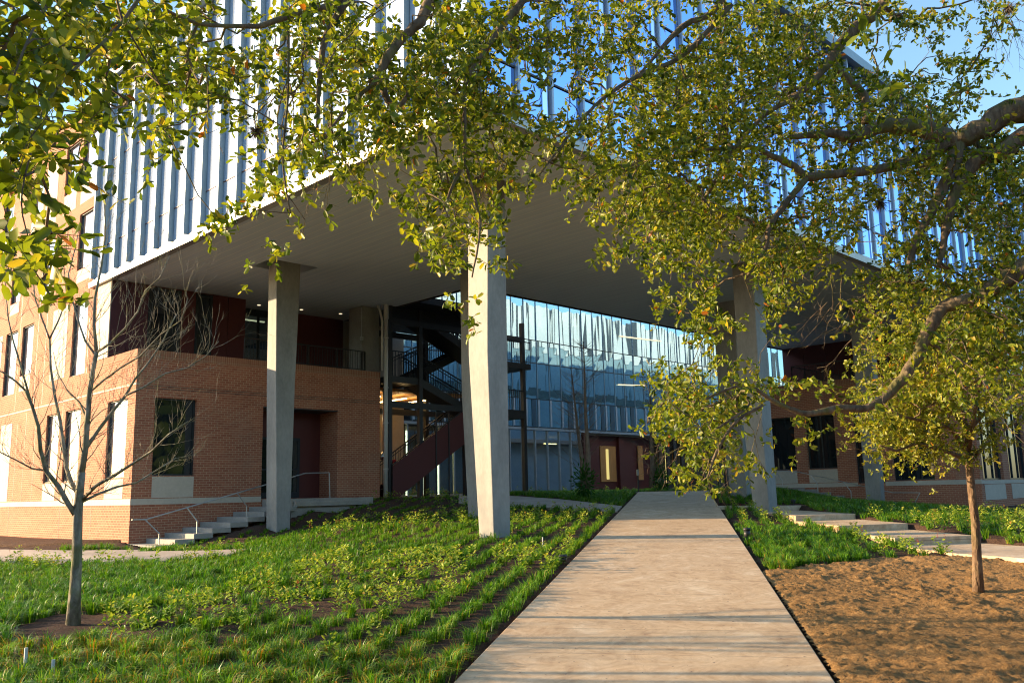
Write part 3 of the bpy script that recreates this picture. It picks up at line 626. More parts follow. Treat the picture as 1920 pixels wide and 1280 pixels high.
# ------------------------------------------------------------------ left stairs, rail, downpipe
stt = empty('concrete_stairs', W(-1, -.04, 1.0), 'grey concrete steps climbing along the left brick wall', 'stairs')
for k in range(9):
    mb = MB(); b0_ = -.04+.585*k; z = 1.10+.147*k
    mb.abz(-2.05+.0*k, -.003, b0_, b0_+.62 if k < 8 else b0_+2.9, z-.16 if k else .7, z); mb.build('step', M['step'], stt, bevel=.012)
mb = MB(); mb.abz(-2.0, -.01, .4, 5.2, .5, 1.05); 
pl = MB(); pl.abz(-1.9, -.003, 4.55, 7.9, 1.6, 2.375); pl.build('landing', M['step'], stt, bevel=.012)
def tubechain(mb, pts, r=.022): mb.tube(pts, r, 8)
hr = empty('stair_handrail', W(-1.75, 0, 1.0), 'galvanised steel handrail with cranked posts on the left concrete steps', 'handrail')
rl = MB(); za = lambda b: 1.0+.251*b
tubechain(rl, [W(-1.7, -.62, 1.87), W(-1.7, -.2, 1.87)], .025)
tubechain(rl, [W(-1.7, -.2, 1.87), W(-1.7, 5.2, 1.87+5.4*.251)], .022)
tubechain(rl, [W(-1.7, 5.2, 1.87+5.4*.251), W(-1.7, 6.15, 3.24)], .022); rl.build('rail', M['galv'], hr)
for b_, zg in ((.18, 1.0), (1.35, 1.25), (3.0, 1.6)):
    mb = MB(); zt = 1.87+.251*(b_-.32+.2); zr = 1.86 if b_ < .3 else zt
    tubechain(mb, [W(-1.72, b_-.42 if b_ < .3 else b_-.32, zr), W(-1.78, b_, zr-.42), W(-1.78, b_, zg-.25)], .02); mb.build('post', M['galv'], hr)
mb = MB(); tubechain(mb, [W(-1.7, 6.15, 3.24), W(-1.7, 6.2, 2.2)], .022); mb.build('post', M['galv'], hr)

dp = empty('downpipe', W(-.2, 9.8, 2.3), 'cream metal downpipe running down the end of the left brick wall', 'downpipe')
mb = MB(); mb.tube([W(-.14, 9.78, 9.4), W(-.14, 9.78, 2.25)], .085, 12); mb.tube([W(.05, 9.5, 9.95), W(-.05, 9.55, 9.7), W(-.1, 9.62, 9.3), W(-.1, 9.62, 7.3)], .05, 8)
mb.build('pipe', M['pipe'], dp, True)
mb = MB(); mb.tube([W(-.14, 9.78, 9.99), W(-.14, 9.78, 9.4)], .10, 12)
for z in (3.4, 5.2, 6.6, 8.6): mb.tube([W(-.14, 9.78, z), W(-.14, 9.78, z+.06)], .10, 12)
mb.build('bracket', M['pipe'], dp)
sp_ = empty('standpipe', W(.9, 10.5, 2.4), 'polished vertical standpipe with red valve at the left of the stair tower', 'standpipe')
mb = MB(); mb.tube([W(.6, 10.3, 7.0), W(.6, 10.3, 4.0)], .10, 12); mb.tube([W(.6, 10.3, 4.1), W(.6, 10.15, 3.95), W(.6, 10.0, 3.95)], .13, 12); mb.build('pipe', M['chrome'], sp_, True)
mb = MB(); mb.tube([W(.3, 10.15, 3.7), W(.1, 10.15, 3.7)], .10, 10); mb.tube([W(.3, 10.4, 3.75), W(.1, 10.4, 3.75)], .08, 10); mb.build('valve', M['red'], sp_)

# ------------------------------------------------------------------ stair tower
stw = empty('stair_tower', W(0, 10, 2.35), 'open dark steel staircase tower with zigzag flights between the brick wall and the central columns', 'staircase')
posts = [(0, 10.05), (0, 11.62), (0, 14.1), (0, 17.75), (2.6, 10.05), (2.6, 14.1), (2.6, 17.75)]
for a_, b_ in posts: mb = MB(); mb.abz(a_-.09, a_+.09, b_-.09, b_+.09, 2.3, 10.2); mb.build('post', M['steel'], stw)
for z in (6.02, 9.42):
    mb = MB(); mb.abz(-.08, .08, 10.14, 17.66, z-.14, z+.1); mb.abz(2.52, 2.68, 10.14, 17.66, z-.14, z+.1); mb.build('beam', M['steel'], stw)
def flight(a0, a1, b0, z0, b1, z1, solid=False):
    n = max(4, int(abs(z1-z0)/.17)); tr = MB()
    for i in range(n):
        bb0, bb1 = b0+(b1-b0)*i/n, b0+(b1-b0)*(i+1)/n; z = z0+(z1-z0)*(i+.5)/n if z1 > z0 else z0+(z1-z0)*(i+.5)/n
        tr.abz(a0+.04, a1-.04, bb0, bb1, z-.05, z)
    tr.build('tread', M['steel'], stw)
    s_ = MB(); m_ = M['maroon'] if solid else M['steel']
    for a_ in (a0, a1):
        h0, h1 = (-.45, .95) if solid and a_ == a0 else (-.28, .06)
        c = [W(a_-.02, b0, z0+h0), W(a_+.02, b0, z0+h0), W(a_+.02, b1, z1+h0), W(a_-.02, b1, z1+h0), W(a_-.02, b0, z0+h1), W(a_+.02, b0, z0+h1), W(a_+.02, b1, z1+h1), W(a_-.02, b1, z1+h1)]
        s_.hexa(c)
    s_.build('stringer', m_, stw)
    u = MB(); u.hexa([W(a0+.03, b0, z0-.27), W(a1-.03, b0, z0-.27), W(a1-.03, b1, z1-.27), W(a0+.03, b1, z1-.27), W(a0+.03, b0, z0-.25), W(a1-.03, b0, z0-.25), W(a1-.03, b1, z1-.25), W(a0+.03, b1, z1-.25)]); u.build('underside', M['maroon'] if solid else M['dark'], stw)
    r = MB(); n = int(abs(b1-b0)/.13)
    for a_ in (a0, a1):
        r.beam(W(a_, b0, z0+1.0), W(a_, b1, z1+1.0), .05, .04); r.beam(W(a_, b0, z0+.86), W(a_, b1, z1+.86), .03, .03)
        for i in range(n+1):
            t = i/n; bq, zq = b0+(b1-b0)*t, z0+(z1-z0)*t
            r.beam(W(a_, bq, zq+.05), W(a_, bq, zq+.98), .018, .018)
    r.build('railing', M['dark'], stw)
def landing(a0, a1, b0, b1, z):
    mb = MB(); mb.abz(a0, a1, b0, b1, z-.26, z); mb.build('landing', M['steel'], stw)
    r = MB(); r.beam(W(a0+.03, b0, z+1.02), W(a0+.03, b1, z+1.02), .05, .04); n = int((b1-b0)/.13)
    for i in range(n+1): r.beam(W(a0+.03, b0+(b1-b0)*i/n, z), W(a0+.03, b0+(b1-b0)*i/n, z+1.0), .018, .018)
    r.build('railing', M['dark'], stw)
flight(-.15, 1.0, 10.1, 2.6, 15.6, 6.0, True)
landing(-.1, 2.5, 15.6, 17.7, 6.0)
flight(.1, 1.1, 15.0, 5.85, 11.65, 7.15)
landing(-.02, 2.5, 10.1, 11.62, 7.15)
flight(1.3, 2.4, 11.65, 7.15, 15.6, 9.0)
landing(-.1, 2.5, 16.6, 18.2, 8.3)
flight(.0, 1.2, 15.2, 8.35, 11.65, 9.9)
mb = MB(); mb.abz(-1.2, 4.6, 10.45, 15.2, 10.02, 10.3); mb.build('roof', M['dark'], stw)
mb = MB(); mb.abz(-.02, .04, 10.1, 14.1, 9.5, 10.0); mb.build('fascia', M['dark'], stw)
mb = MB(); mb.abz(1.3, 5.1, 10.2, 15.4, 6.72, 6.84); mb.build('ceiling', M['wood'], stw)
for b_ in (11.0, 12.4, 13.6): mb = MB(); mb.abz(1.9, 4.7, b_, b_+.05, 6.52, 6.56); mb.build('ceiling_light', M['lamp'], stw)
mb = MB(); [mb.abz(-.2, -.16, b_, b_+.05, 2.35, z_) for b_, z_ in ((13.0, 5.8), (14.1, 5.9), (15.2, 5.9), (12.3, 5.8))]; mb.build('screen_post', M['steel'], stw)

# ------------------------------------------------------------------ courtyard glass building
cg = empty('courtyard_glass_building', W(8, 26, 2.3), 'blue mirrored curtain-wall building at the back of the courtyard', 'building')
PC = plane_a(8.0); B0c, Bn = 16.56, 44; spc = 1.07
lev = [6.25, 7.93, 10.1, 11.49, 16.5]
for i in range(Bn):
    u = B0c+spc*i; g = MB()
    for j in range(len(lev)-1):
        tlt = (random.random()-.5)*.03; tl2 = (random.random()-.5)*.03
        c = [PC(u+.02, lev[j]+.02, tlt), PC(u+spc-.02, lev[j]+.02, -tlt), PC(u+spc-.02, lev[j+1]-.02, tl2), PC(u+.02, lev[j+1]-.02, -tl2)]
        g.poly(c); 
    g.build('glass_panel', M['glasswall'], cg)
    q = MB(); slab(q, PC, u-.016, u+.016, 6.1, 16.5, -.04, .06); q.build('mullion', M['fin'], cg)
    if random.random() < .8:
        q = MB(); slab(q, PC, u+.50+.15*random.random(), u+.92, 6.3, 7.9, -.03, -.016); q.build('window_slot', M['glassdark'], cg)
    q = MB(); slab(q, PC, u+.03, u+.16, 6.3, 7.9, -.03, -.016); q.build('light_strip', M['finlight'], cg)
q = MB()
for z in lev: slab(q, PC, B0c, B0c+spc*Bn, z-.022, z+.022, -.035, .05)
q.build('transom', M['frame'], cg)
q = MB(); slab(q, PC, B0c, B0c+spc*Bn, 6.06, 6.2, -.14, .1); q.build('ledge', M['mullion'], cg)
mb = MB(); mb.abz(8.35, 20, B0c-.5, B0c+spc*Bn, 6.3, 16.4); mb.build('core', M['coreblue'], cg)
mb = MB(); mb.abz(8.1, 20, B0c, B0c+spc*Bn, 5.95, 6.05); mb.build('ceiling', M['beige'], cg)
mb = MB(); mb.abz(12.5, 12.7, B0c, B0c+spc*Bn, 2.3, 5.95); mb.build('interior_wall', M['beige'], cg)
mb = MB(); mb.abz(8.0, 20, B0c-.3, B0c+spc*Bn, 2.0, 2.42); mb.build('floor', M['step'], cg)
for b_ in (31.0, 38.5):
    mb = MB(); mb.abz(11.0, 11.06, b_, b_+1.2, 5.5, 5.55); mb.build('ceiling_light', M['lamp'], cg)  # added lamps with no known source, put in to brighten the interior
for x0, x1, y_, zz, b_ in ((1160, 1210, 721, 0, 0), (1163, 1240, 634, 0, 0)):
    z_ = zOnA((x0+x1)/2, y_, 7.9); bA, bB = bOn(x0, y_, 7.9), bOn(x1, y_, 7.9)
    mb = MB(); mb.beam(W(7.93, bA, z_-.1), W(7.93, bB, z_+.06), .03, .07); mb.build('linear_light', M['tube'], cg)
bE = bOn(1083, 860, 8)
u = bOn(985, 860, 8)-12
while u < bE:
    q = MB(); slab(q, PC, u-.035, u+.035, 2.42, 6.06, -.08, .06); q.build('mullion', M['mullion'], cg)
    q = MB(); slab(q, PC, u+.04, u+1.03, 2.45, 6.04, .0, .02); q.build('glass_panel', M['glassclear'], cg); u += 1.07
def bx_(x): return bOn(x, 870, 8)
mb = MB()
for x0, x1, d in ((1100, 1131, .3), (1131, 1168, .45), (1168, 1178, .25), (1178, 1205, .5), (1205, 1232, .6)): slab(mb, PC, bx_(x0), bx_(x1), 2.42, 6.06, d, d+.2)
slab(mb, PC, bx_(1095), bx_(1100), 2.42, 6.06, -.05, .5); mb.build('maroon_wall', M['maroon'], cg)
f_ = MB(); slab(f_, plane_a(8.38), bx_(1135), bx_(1164), 3.0, 5.3, 0, .05); f_ = f_.build('window', M['wood'], cg)
mb = MB(); slab(mb, plane_a(8.36), bx_(1145), bx_(1150), 3.15, 5.1, 0, .01); mb.build('lit_strip', M['glow'], f_)
q = MB(); slab(q, plane_a(8.4), bx_(1206), bx_(1215), 3.1, 5.4, 0, .05); q.build('wood_or_glow_strip', M['wood'], cg)
for k, x in enumerate(np.arange(1240, 1392, 13.5)):
    q = MB(); slab(q, plane_a(8.1), bx_(x), bx_(x)+.35, 2.42, 6.06, 0, .12); q.build('entrance_frame', M['dark'], cg)
    if k % 2 == 0 or k < 5: q = MB(); slab(q, plane_a(9.6), bx_(x+4), bx_(x+8.5), 2.9, 5.3, 0, .1); q.build('wood_or_glow_strip', M['wood'] if k % 3 else M['glow'], cg)  # some strips glow, standing in for the lit yellow interior
q = MB(); slab(q, plane_a(10.0), bx_(1235), bx_(1480), 2.42, 6.06, 0, .2); q.build('entrance_wall', M['dark'], cg)

# ------------------------------------------------------------------ right brick wing
rw = empty('brick_building', W(-16, 28, 1.2), 'shaded low brick wing with maroon upper storey behind the right-hand columns', 'building')
PR = plane_b(28.0); PS = plane_a(-16.0)
ro = [(-7.98, -6.6, 3.2, 5.7, .22), (-9.97, -8.56, 3.2, 5.7, .22), (-12.1, -10.86, 2.5, 5.6, .3), (-14.2, -12.5, 2.58, 5.7, .22)]
so = [(28.35, 31.05, 2.53, 5.7, .22), (31.9, 34.6, 2.53, 5.7, .22), (35.4, 38.1, 2.53, 5.7, .22), (38.9, 41.6, 2.53, 5.7, .22)]
mb = MB(); facade(mb, PR, -16.0, -5.5, .7, 6.98, ro); mb.build('wall', M['brick'], rw)
mb = MB(); facade(mb, PS, 28.0, 46, .7, 6.98, so); mb.build('wall', M['brick'], rw)
mb = MB(); mb.abz(-5.5, -5.4, 28.0, 82, .7, 6.98); mb.build('wall', M['reardark'], rw)  # unseen rear wall, lengthened and coloured blue for the courtyard glass to mirror
mb = MB(); slab(mb, PR, -16.012, -5.4, 6.98, 7.24, -.012, .3); mb.build('coping', M['soldier'], rw)
mb = MB(); slab(mb, PS, 28.31, 46, 6.98, 7.24, -.012, .3); mb.build('coping', M['soldier'], rw)
mb = MB(); slab(mb, PR, -10.86, -5.5, 2.36, 2.55, -.016, .1); slab(mb, PR, -16.016, -12.1, 2.36, 2.55, -.016, .1); slab(mb, PS, 28.09, 46, 2.36, 2.51, -.016, .1); mb.build('stone_band', M['stone'], rw)
for o in ro[:2]: mb = MB(); slab(mb, PR, o[0]+.01, o[1]-.01, 2.57, 3.17, -.01, .08); mb.build('stone_panel', M['stone'], rw)
for o in so: mb = MB(); slab(mb, PS, o[0]+.01, o[1]-.01, 1.7, 2.34, -.012, .08); mb.build('stone_panel', M['stone'], rw)
for i, o in enumerate(ro):
    w_ = o[1]-o[0]; window(rw, PR, *o[:4], M['glassdark'], .2, (o[0]+w_*.5,) if i in (1,) else ((o[0]+w_*.33, o[0]+w_*.66) if i == 3 else ()), (3.2,) if i >= 2 else ())
for o in so: w_ = o[1]-o[0]; window(rw, PS, *o[:4], M['glassdark'], .2, (o[0]+w_*.33, o[0]+w_*.66))
mb = MB(); mb.abz(-15.7, -4.5, 28.25, 46, 6.3, 6.6); mb.build('terrace_floor', M['step'], rw)
for k in range(9):
    mb = MB(); slab(mb, plane_b(34.0), -4.53-1.25*(k+1)+.01, -4.53-1.25*k-.01, 6.6, 9.98, 0, .1); mb.build('metal_panel', M['maroon'], rw)
mb = MB(); slab(mb, plane_b(34.0), -9.6, -8.3, 6.6, 9.0, -.03, .05); mb.build('terrace_door', M['dark'], rw)
mb = MB(); mb.abz(-15.8, -4.53, 34.12, 82, 6.6, 9.97); mb.build('upper_wall', M['reardark'], rw)  # unseen part lengthened, blue tone set for the courtyard reflection
railing('terrace_railing', [W(-7.9, 33.6, 0), W(-7.9, 28.36, 0), W(-15.6, 28.36, 0)], 7.26, 8.15, 'dark bar railing around the terrace of the right brick wing')

s2 = empty('concrete_stairs', W(-9, 27, 1.2), 'concrete steps descending to the right along the shaded right brick wall', 'stairs')
n_st = 8
for k in range(n_st):
    a_ = -8.3-.62*k; z = 2.27-.147*k; mb = MB(); mb.abz(a_-.66, a_, 26.35, 27.997, z-.5, z); mb.build('step', M['step'], s2, bevel=.012)
mb = MB(); mb.abz(-8.3, -6.0, 26.3, 27.997, 1.9, 2.345); mb.build('landing', M['step'], s2)
hr = empty('stair_handrail', W(-10, 26.5, 1.5), 'galvanised handrail with curved posts on the right-hand concrete steps', 'handrail')
rl = MB(); q0 = 26.45
tubechain(rl, [W(-7.6, q0, 3.15), W(-8.6, q0, 3.12), W(-13.0, q0, 3.12-4.4*.237)]); tubechain(rl, [W(-13.0, q0, 2.08), W(-14.1, q0, 2.06)]); rl.build('rail', M['galv'], hr)
for a_, zg in ((-8.0, 2.2), (-9.7, 1.85), (-11.2, 1.5)):
    mb = MB(); zt = 3.12+min(0, (a_+.25+8.6))*.237; tubechain(mb, [W(a_+.3, q0, min(zt+.0, 3.13)), W(a_, q0, zt-.4), W(a_, q0, zg-.3)], .02); mb.build('post', M['galv'], hr)
mb = MB(); tubechain(mb, [W(-14.1, q0, 2.06), W(-13.6, q0, 1.2)], .022); mb.build('post', M['galv'], hr)

# ------------------------------------------------------------------ ground cover
def blades(P, hgtv, lean, az, wid, tint, kink=.55):
    n = len(P); d = np.stack([np.cos(az), np.sin(az), np.zeros(n)], 1); s = np.stack([-np.sin(az), np.cos(az), np.zeros(n)], 1); z = np.array([0, 0, 1.])
    h = hgtv[:, None]; ln = lean[:, None]; w = wid[:, None]
    p1 = P+z*h*.62+d*h*ln*.28; p2 = P+z*h*(1-.45*ln)+d*h*ln*1.0
    V = np.stack([P-s*w*.5, P+s*w*.5, p1+s*w*.42, p1-s*w*.42, p2], 1).reshape(-1, 3)
    b = np.arange(n)[:, None]*5
    Fc = np.concatenate([b+[0, 1, 2], b+[0, 2, 3], b+[3, 2, 4]], 1).reshape(-1, 3)
    return V, Fc, np.repeat(tint, 3)
def leaves(P, D, N, ln, wd, tint, fold=.18):
    # P base, D unit direction, N approx normal
    S = np.cross(D, N); S /= np.maximum(np.linalg.norm(S, axis=1), 1e-6)[:, None]; N2 = np.cross(S, D)
    l = ln[:, None]; w = wd[:, None]
    c = lambda t, s, u: P+D*l*t+S*w*s+N2*w*u
    V = np.stack([c(0, 0, 0), c(.36, .42, fold), c(.82, .42, fold*.8), c(1, 0, -.06), c(.82, -.42, fold*.8), c(.36, -.42, fold)], 1).reshape(-1, 3)
    b = np.arange(len(P))[:, None]*6
    Fc = np.concatenate([b+[0, 1, 2, 3], b+[0, 3, 4, 5]], 1).reshape(-1, 4)
    return V, Fc, np.repeat(tint, 2)
def cat(parts):
    V = []; Fc = []; T = []; o = 0
    for v, f, t in parts: V.append(v); Fc.append(f+o); T.append(t); o += len(v)
    return np.concatenate(V), np.concatenate(Fc), np.concatenate(T)

# candidate planting grid along the path direction
def plantgrid(sp, jit, al=1.12):
    a = np.arange(-16.24, 16, sp); b = np.arange(-3, 40, sp*al); A_, B_ = np.meshgrid(a, b, indexing='ij'); A_ = A_.ravel(); B_ = B_.ravel()
    A_ = A_+rng.normal(0, jit, A_.shape)*.7; B_ = B_+rng.normal(0, jit, B_.shape)
    return PL0[0]+PD[0]*B_+PLAT[0]*A_, PL0[1]+PD[1]*B_+PLAT[1]*A_
PLANTZ = [[(160, 1215), (220, 1150), (420, 1125), (620, 1052), (720, 1040), (900, 1048), (1085, 1030), (1075, 1085), (930, 1120), (740, 1160), (560, 1195), (380, 1205)],
          [(560, 1003), (640, 976), (900, 962), (1165, 958), (1140, 990), (900, 990), (700, 1004)], [(0, 1052), (160, 1047), (280, 1062), (180, 1070), (0, 1075)],
          [(700, 925), (880, 930), (880, 950), (740, 948)], [(240, 1055), (460, 1040), (470, 1050), (330, 1062)],
          [(1370, 950), (1520, 950), (1590, 985), (1520, 992), (1380, 985)], [(1600, 1003), (1760, 1000), (1840, 1030), (1760, 1062), (1660, 1062), (1600, 1030)], [(1560, 955), (1700, 975), (1950, 968), (1950, 1015), (1830, 1010), (1700, 985)]]
BAREZ = [[(20, 1178), (110, 1150), (250, 1155), (250, 1192), (120, 1210), (10, 1212)]]
MOUND = [[(330, 1035), (480, 975), (560, 925), (900, 905), (880, 985), (640, 985), (470, 1025)]]
def zone_setup(x, y):
    z = hgt(x, y); P = np.stack([x, y, z], 1); px_, py_, w_ = proj(P)
    AA = (x-K[0])*Ad[0]+(y-K[1])*Ad[1]; BB = (x-K[0])*Bd[0]+(y-K[1])*Bd[1]
    vis = (w_ > 3) & (px_ > -120) & (px_ < 2040) & (py_ < 1420) & (py_ > 850)
    free = ~paved(x, y, .10) & ~inpoly(x, y, BED) & ~((AA > -.15) & (BB > -2.4) & (BB < 10)) & ~((AA > -2.15) & (BB > -.7) & (BB < 4.7))
    free &= ~((BB > 26.25) & (AA < -5.5)) & ~(AA > 7.6) & ~((AA > -16) & (BB > 27.6))
    up_, s_ = path_uv(x, y); free &= ~((up_ > PW) & (y < 16.2) & ~(inpoly(px_, py_, [(1370, 950), (1400, 1000), (1460, 1108), (1560, 1100), (1640, 1095), (1715, 1085), (1800, 1045), (1840, 1020), (1600, 960)])))
    free &= ~((AA > -4.9) & (AA < 7.7) & (BB > 10) & (x < -1.2) & (AA > -.6))
    plant = np.zeros(len(x), bool); bare = np.zeros(len(x), bool); mound = np.zeros(len(x), bool)
    for p in PLANTZ: plant |= inpoly(px_, py_, p)
    for p in BAREZ: bare |= inpoly(px_, py_, p)
    for p in MOUND: mound |= inpoly(px_, py_, p)
    return z, px_, py_, w_, vis & free, plant, bare, mound
x, y = plantgrid(.50, .035, .42)
z, px_, py_, w_, okk, plant, bare, mound = zone_setup(x, y)
mixn = vnoise(x*1.7, y*1.7, 5); plant = (plant & (mixn > .45)) | ((mixn > .88) & (px_ > 500))
dens = np.where(mound, .8, .95); okg = okk & (~plant | (rng.random(len(x)) < .38)) & ~bare & (rng.random(len(x)) < dens)
rowy = (px_ > 560) & (px_ < 1200) & (py_ > 1000)
gp = []
def tufts(x, y, z, dist, dense):
    for lo, hi_, nb_ in ((0, 13, 92), (13, 20, 62), (20, 60, 36)):
        s = (dist >= lo) & (dist < hi_); n = int(s.sum())
        if not n: continue
        cx, cy, cz = np.repeat(x[s], nb_), np.repeat(y[s], nb_), np.repeat(z[s], nb_); sc = np.repeat(rng.uniform(.7, 1.2, n), nb_)
        sc *= np.repeat(dense[s], nb_)
        m_ = len(cx); az = rng.uniform(0, 2*np.pi, m_); rr = np.abs(rng.normal(0, .045, m_))
        P = np.stack([cx+np.cos(az)*rr, cy+np.sin(az)*rr, cz-.03], 1)
        h = rng.uniform(.13, .29, m_)*sc; tz = np.repeat(vnoise(x[s]*.9, y[s]*.9, 3), nb_)
        yel = np.repeat(((py_c[s] > 1215) & (px_c[s] < 1000)).astype(float), nb_)
        t = np.clip(rng.normal(.42, .2, m_)+(tz-.5)*.35+yel*np.where(rng.random(m_) < .35, .42, .05), 0, 1)
        t[rng.random(m_) < .035] = .95
        yield blades(P, h, rng.uniform(.25, 1.0, m_), az+rng.normal(0, .5, m_), rng.uniform(.007, .013, m_)*(1 if lo < 13 else 1.25), t)
px_c, py_c = px_[okg], py_[okg]
parts = list(tufts(x[okg], y[okg], z[okg], w_[okg], np.where(mound[okg], .62, np.where(rowy[okg], .95, 1.05))))
# denser infill in the solid lawn areas and a far thick strip
x2, y2 = plantgrid(.25, .07); z2, qx, qy, w2, ok2, pl2, br2, mo2 = zone_setup(x2, y2)
sol = ok2 & ~pl2 & ~br2 & ~mo2 & ((qx < 330) | (qx > 1200) | (qy > 1228) | (qy < 955)) & (rng.random(len(x2)) < .75)
sol |= ok2 & ~pl2 & ~br2 & ~mo2 & (qx < 560) & (rng.random(len(x2)) < .3)
px_c, py_c = qx[sol], qy[sol]
parts += list(tufts(x2[sol], y2[sol], z2[sol], w2[sol], np.full(sol.sum(), .95)))
V, Fc, T = cat(parts)
tag(arr_mesh('grass', V, Fc, M['grass'], None, T), 'rows of green grass tufts covering the planted slopes', 'grass', None, 'stuff')
# leafy ground-cover plants
xp, yp = plantgrid(.50, .04, .56); zp, qx, qy, wp, okp, plp, brp, mop = zone_setup(xp, yp)
mixn = vnoise(xp*1.7, yp*1.7, 5); plp = (plp & (mixn > .45)) | ((mixn > .88) & (qx > 500))
s = okp & plp & (rng.random(len(xp)) < .9); xp, yp, zp, wp = xp[s], yp[s], zp[s], wp[s]; parts = []; stems = MB(); fl = []
for lo, hi_, nl in ((0, 14, 54), (14, 22, 40), (22, 60, 26)):
    q = (wp >= lo) & (wp < hi_); n = int(q.sum())
    if not n: continue
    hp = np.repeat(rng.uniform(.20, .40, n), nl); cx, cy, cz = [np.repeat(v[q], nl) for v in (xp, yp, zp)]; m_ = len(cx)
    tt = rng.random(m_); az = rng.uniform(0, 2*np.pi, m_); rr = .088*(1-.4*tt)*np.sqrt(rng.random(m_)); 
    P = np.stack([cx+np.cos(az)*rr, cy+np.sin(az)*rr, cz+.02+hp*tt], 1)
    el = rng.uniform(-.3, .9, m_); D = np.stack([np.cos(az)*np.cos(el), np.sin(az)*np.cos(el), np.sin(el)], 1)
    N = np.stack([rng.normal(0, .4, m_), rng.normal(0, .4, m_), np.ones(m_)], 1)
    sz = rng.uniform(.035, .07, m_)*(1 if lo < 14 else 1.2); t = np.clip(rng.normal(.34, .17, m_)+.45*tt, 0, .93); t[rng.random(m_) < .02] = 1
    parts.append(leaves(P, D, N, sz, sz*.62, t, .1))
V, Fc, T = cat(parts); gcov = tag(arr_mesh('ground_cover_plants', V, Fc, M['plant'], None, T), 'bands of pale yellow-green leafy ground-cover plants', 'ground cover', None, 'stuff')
# small red flower spikes
k = rng.random(len(xp)) < .085; n = int(k.sum()); nl = 12; cx, cy, cz = [np.repeat(v[k], nl) for v in (xp, yp, zp)]; m_ = len(cx); tt = rng.random(m_)
P = np.stack([cx+rng.normal(0, .008, m_), cy+rng.normal(0, .008, m_), cz+.26+.12*tt], 1); az = rng.uniform(0, 6.28, m_); D = np.stack([np.cos(az), np.sin(az), np.full(m_, .6)], 1)
V, Fc, T = leaves(P, D/np.linalg.norm(D, axis=1)[:, None], np.tile([0, 0, 1.], (m_, 1)), np.full(m_, .022), np.full(m_, .016), np.zeros(m_))
tag(arr_mesh('red_flowers', V, Fc, M['flower'], gcov, T), None, None, None, 'stuff')

# ------------------------------------------------------------------ branch tools
class Tree:
    def __init__(s, seed): s.wood = MB(); s.rs = random.Random(seed); s.tips = []
    def limb(s, pts, r, n=8): s.wood.tube(pts, r, n, True)
    def twig(s, p, d, Lh, r, lev, gn=5, nseg=5, curl=.18, upb=.12, kids=(3, 5), spread=.75, shrink=.6):
        rs = s.rs; pts = [np.array(p, float)]; d = np.array(d, float)/np.linalg.norm(d); dirs = [d]
        for i in range(nseg):
            d = d+np.array([rs.gauss(0, curl), rs.gauss(0, curl), rs.gauss(0, curl)+upb]); d /= np.linalg.norm(d)
            pts.append(pts[-1]+d*Lh/nseg); dirs.append(d)
        rad = [r*(1-.75*i/nseg) for i in range(nseg+1)]; s.wood.tube(pts, rad, gn, False); s.tips.append((pts[-1], d))
        if lev > 0:
            for _ in range(rs.randint(*kids)):
                i = rs.randint(1, nseg); f = rs.random(); q = pts[i-1]*(1-f)+pts[i]*f
                ax = np.array([rs.gauss(0, 1), rs.gauss(0, 1), rs.gauss(0, 1)]); ax -= dirs[i]*(ax@dirs[i]); ax /= np.linalg.norm(ax)
                s.twig(q, dirs[i]+ax*spread*rs.uniform(.7, 1.2), Lh*shrink*rs.uniform(.6, 1.1), max(rad[i]*.62, .0022), lev-1, max(3, gn-1), max(3, nseg-1), curl, upb, kids, spread, shrink)

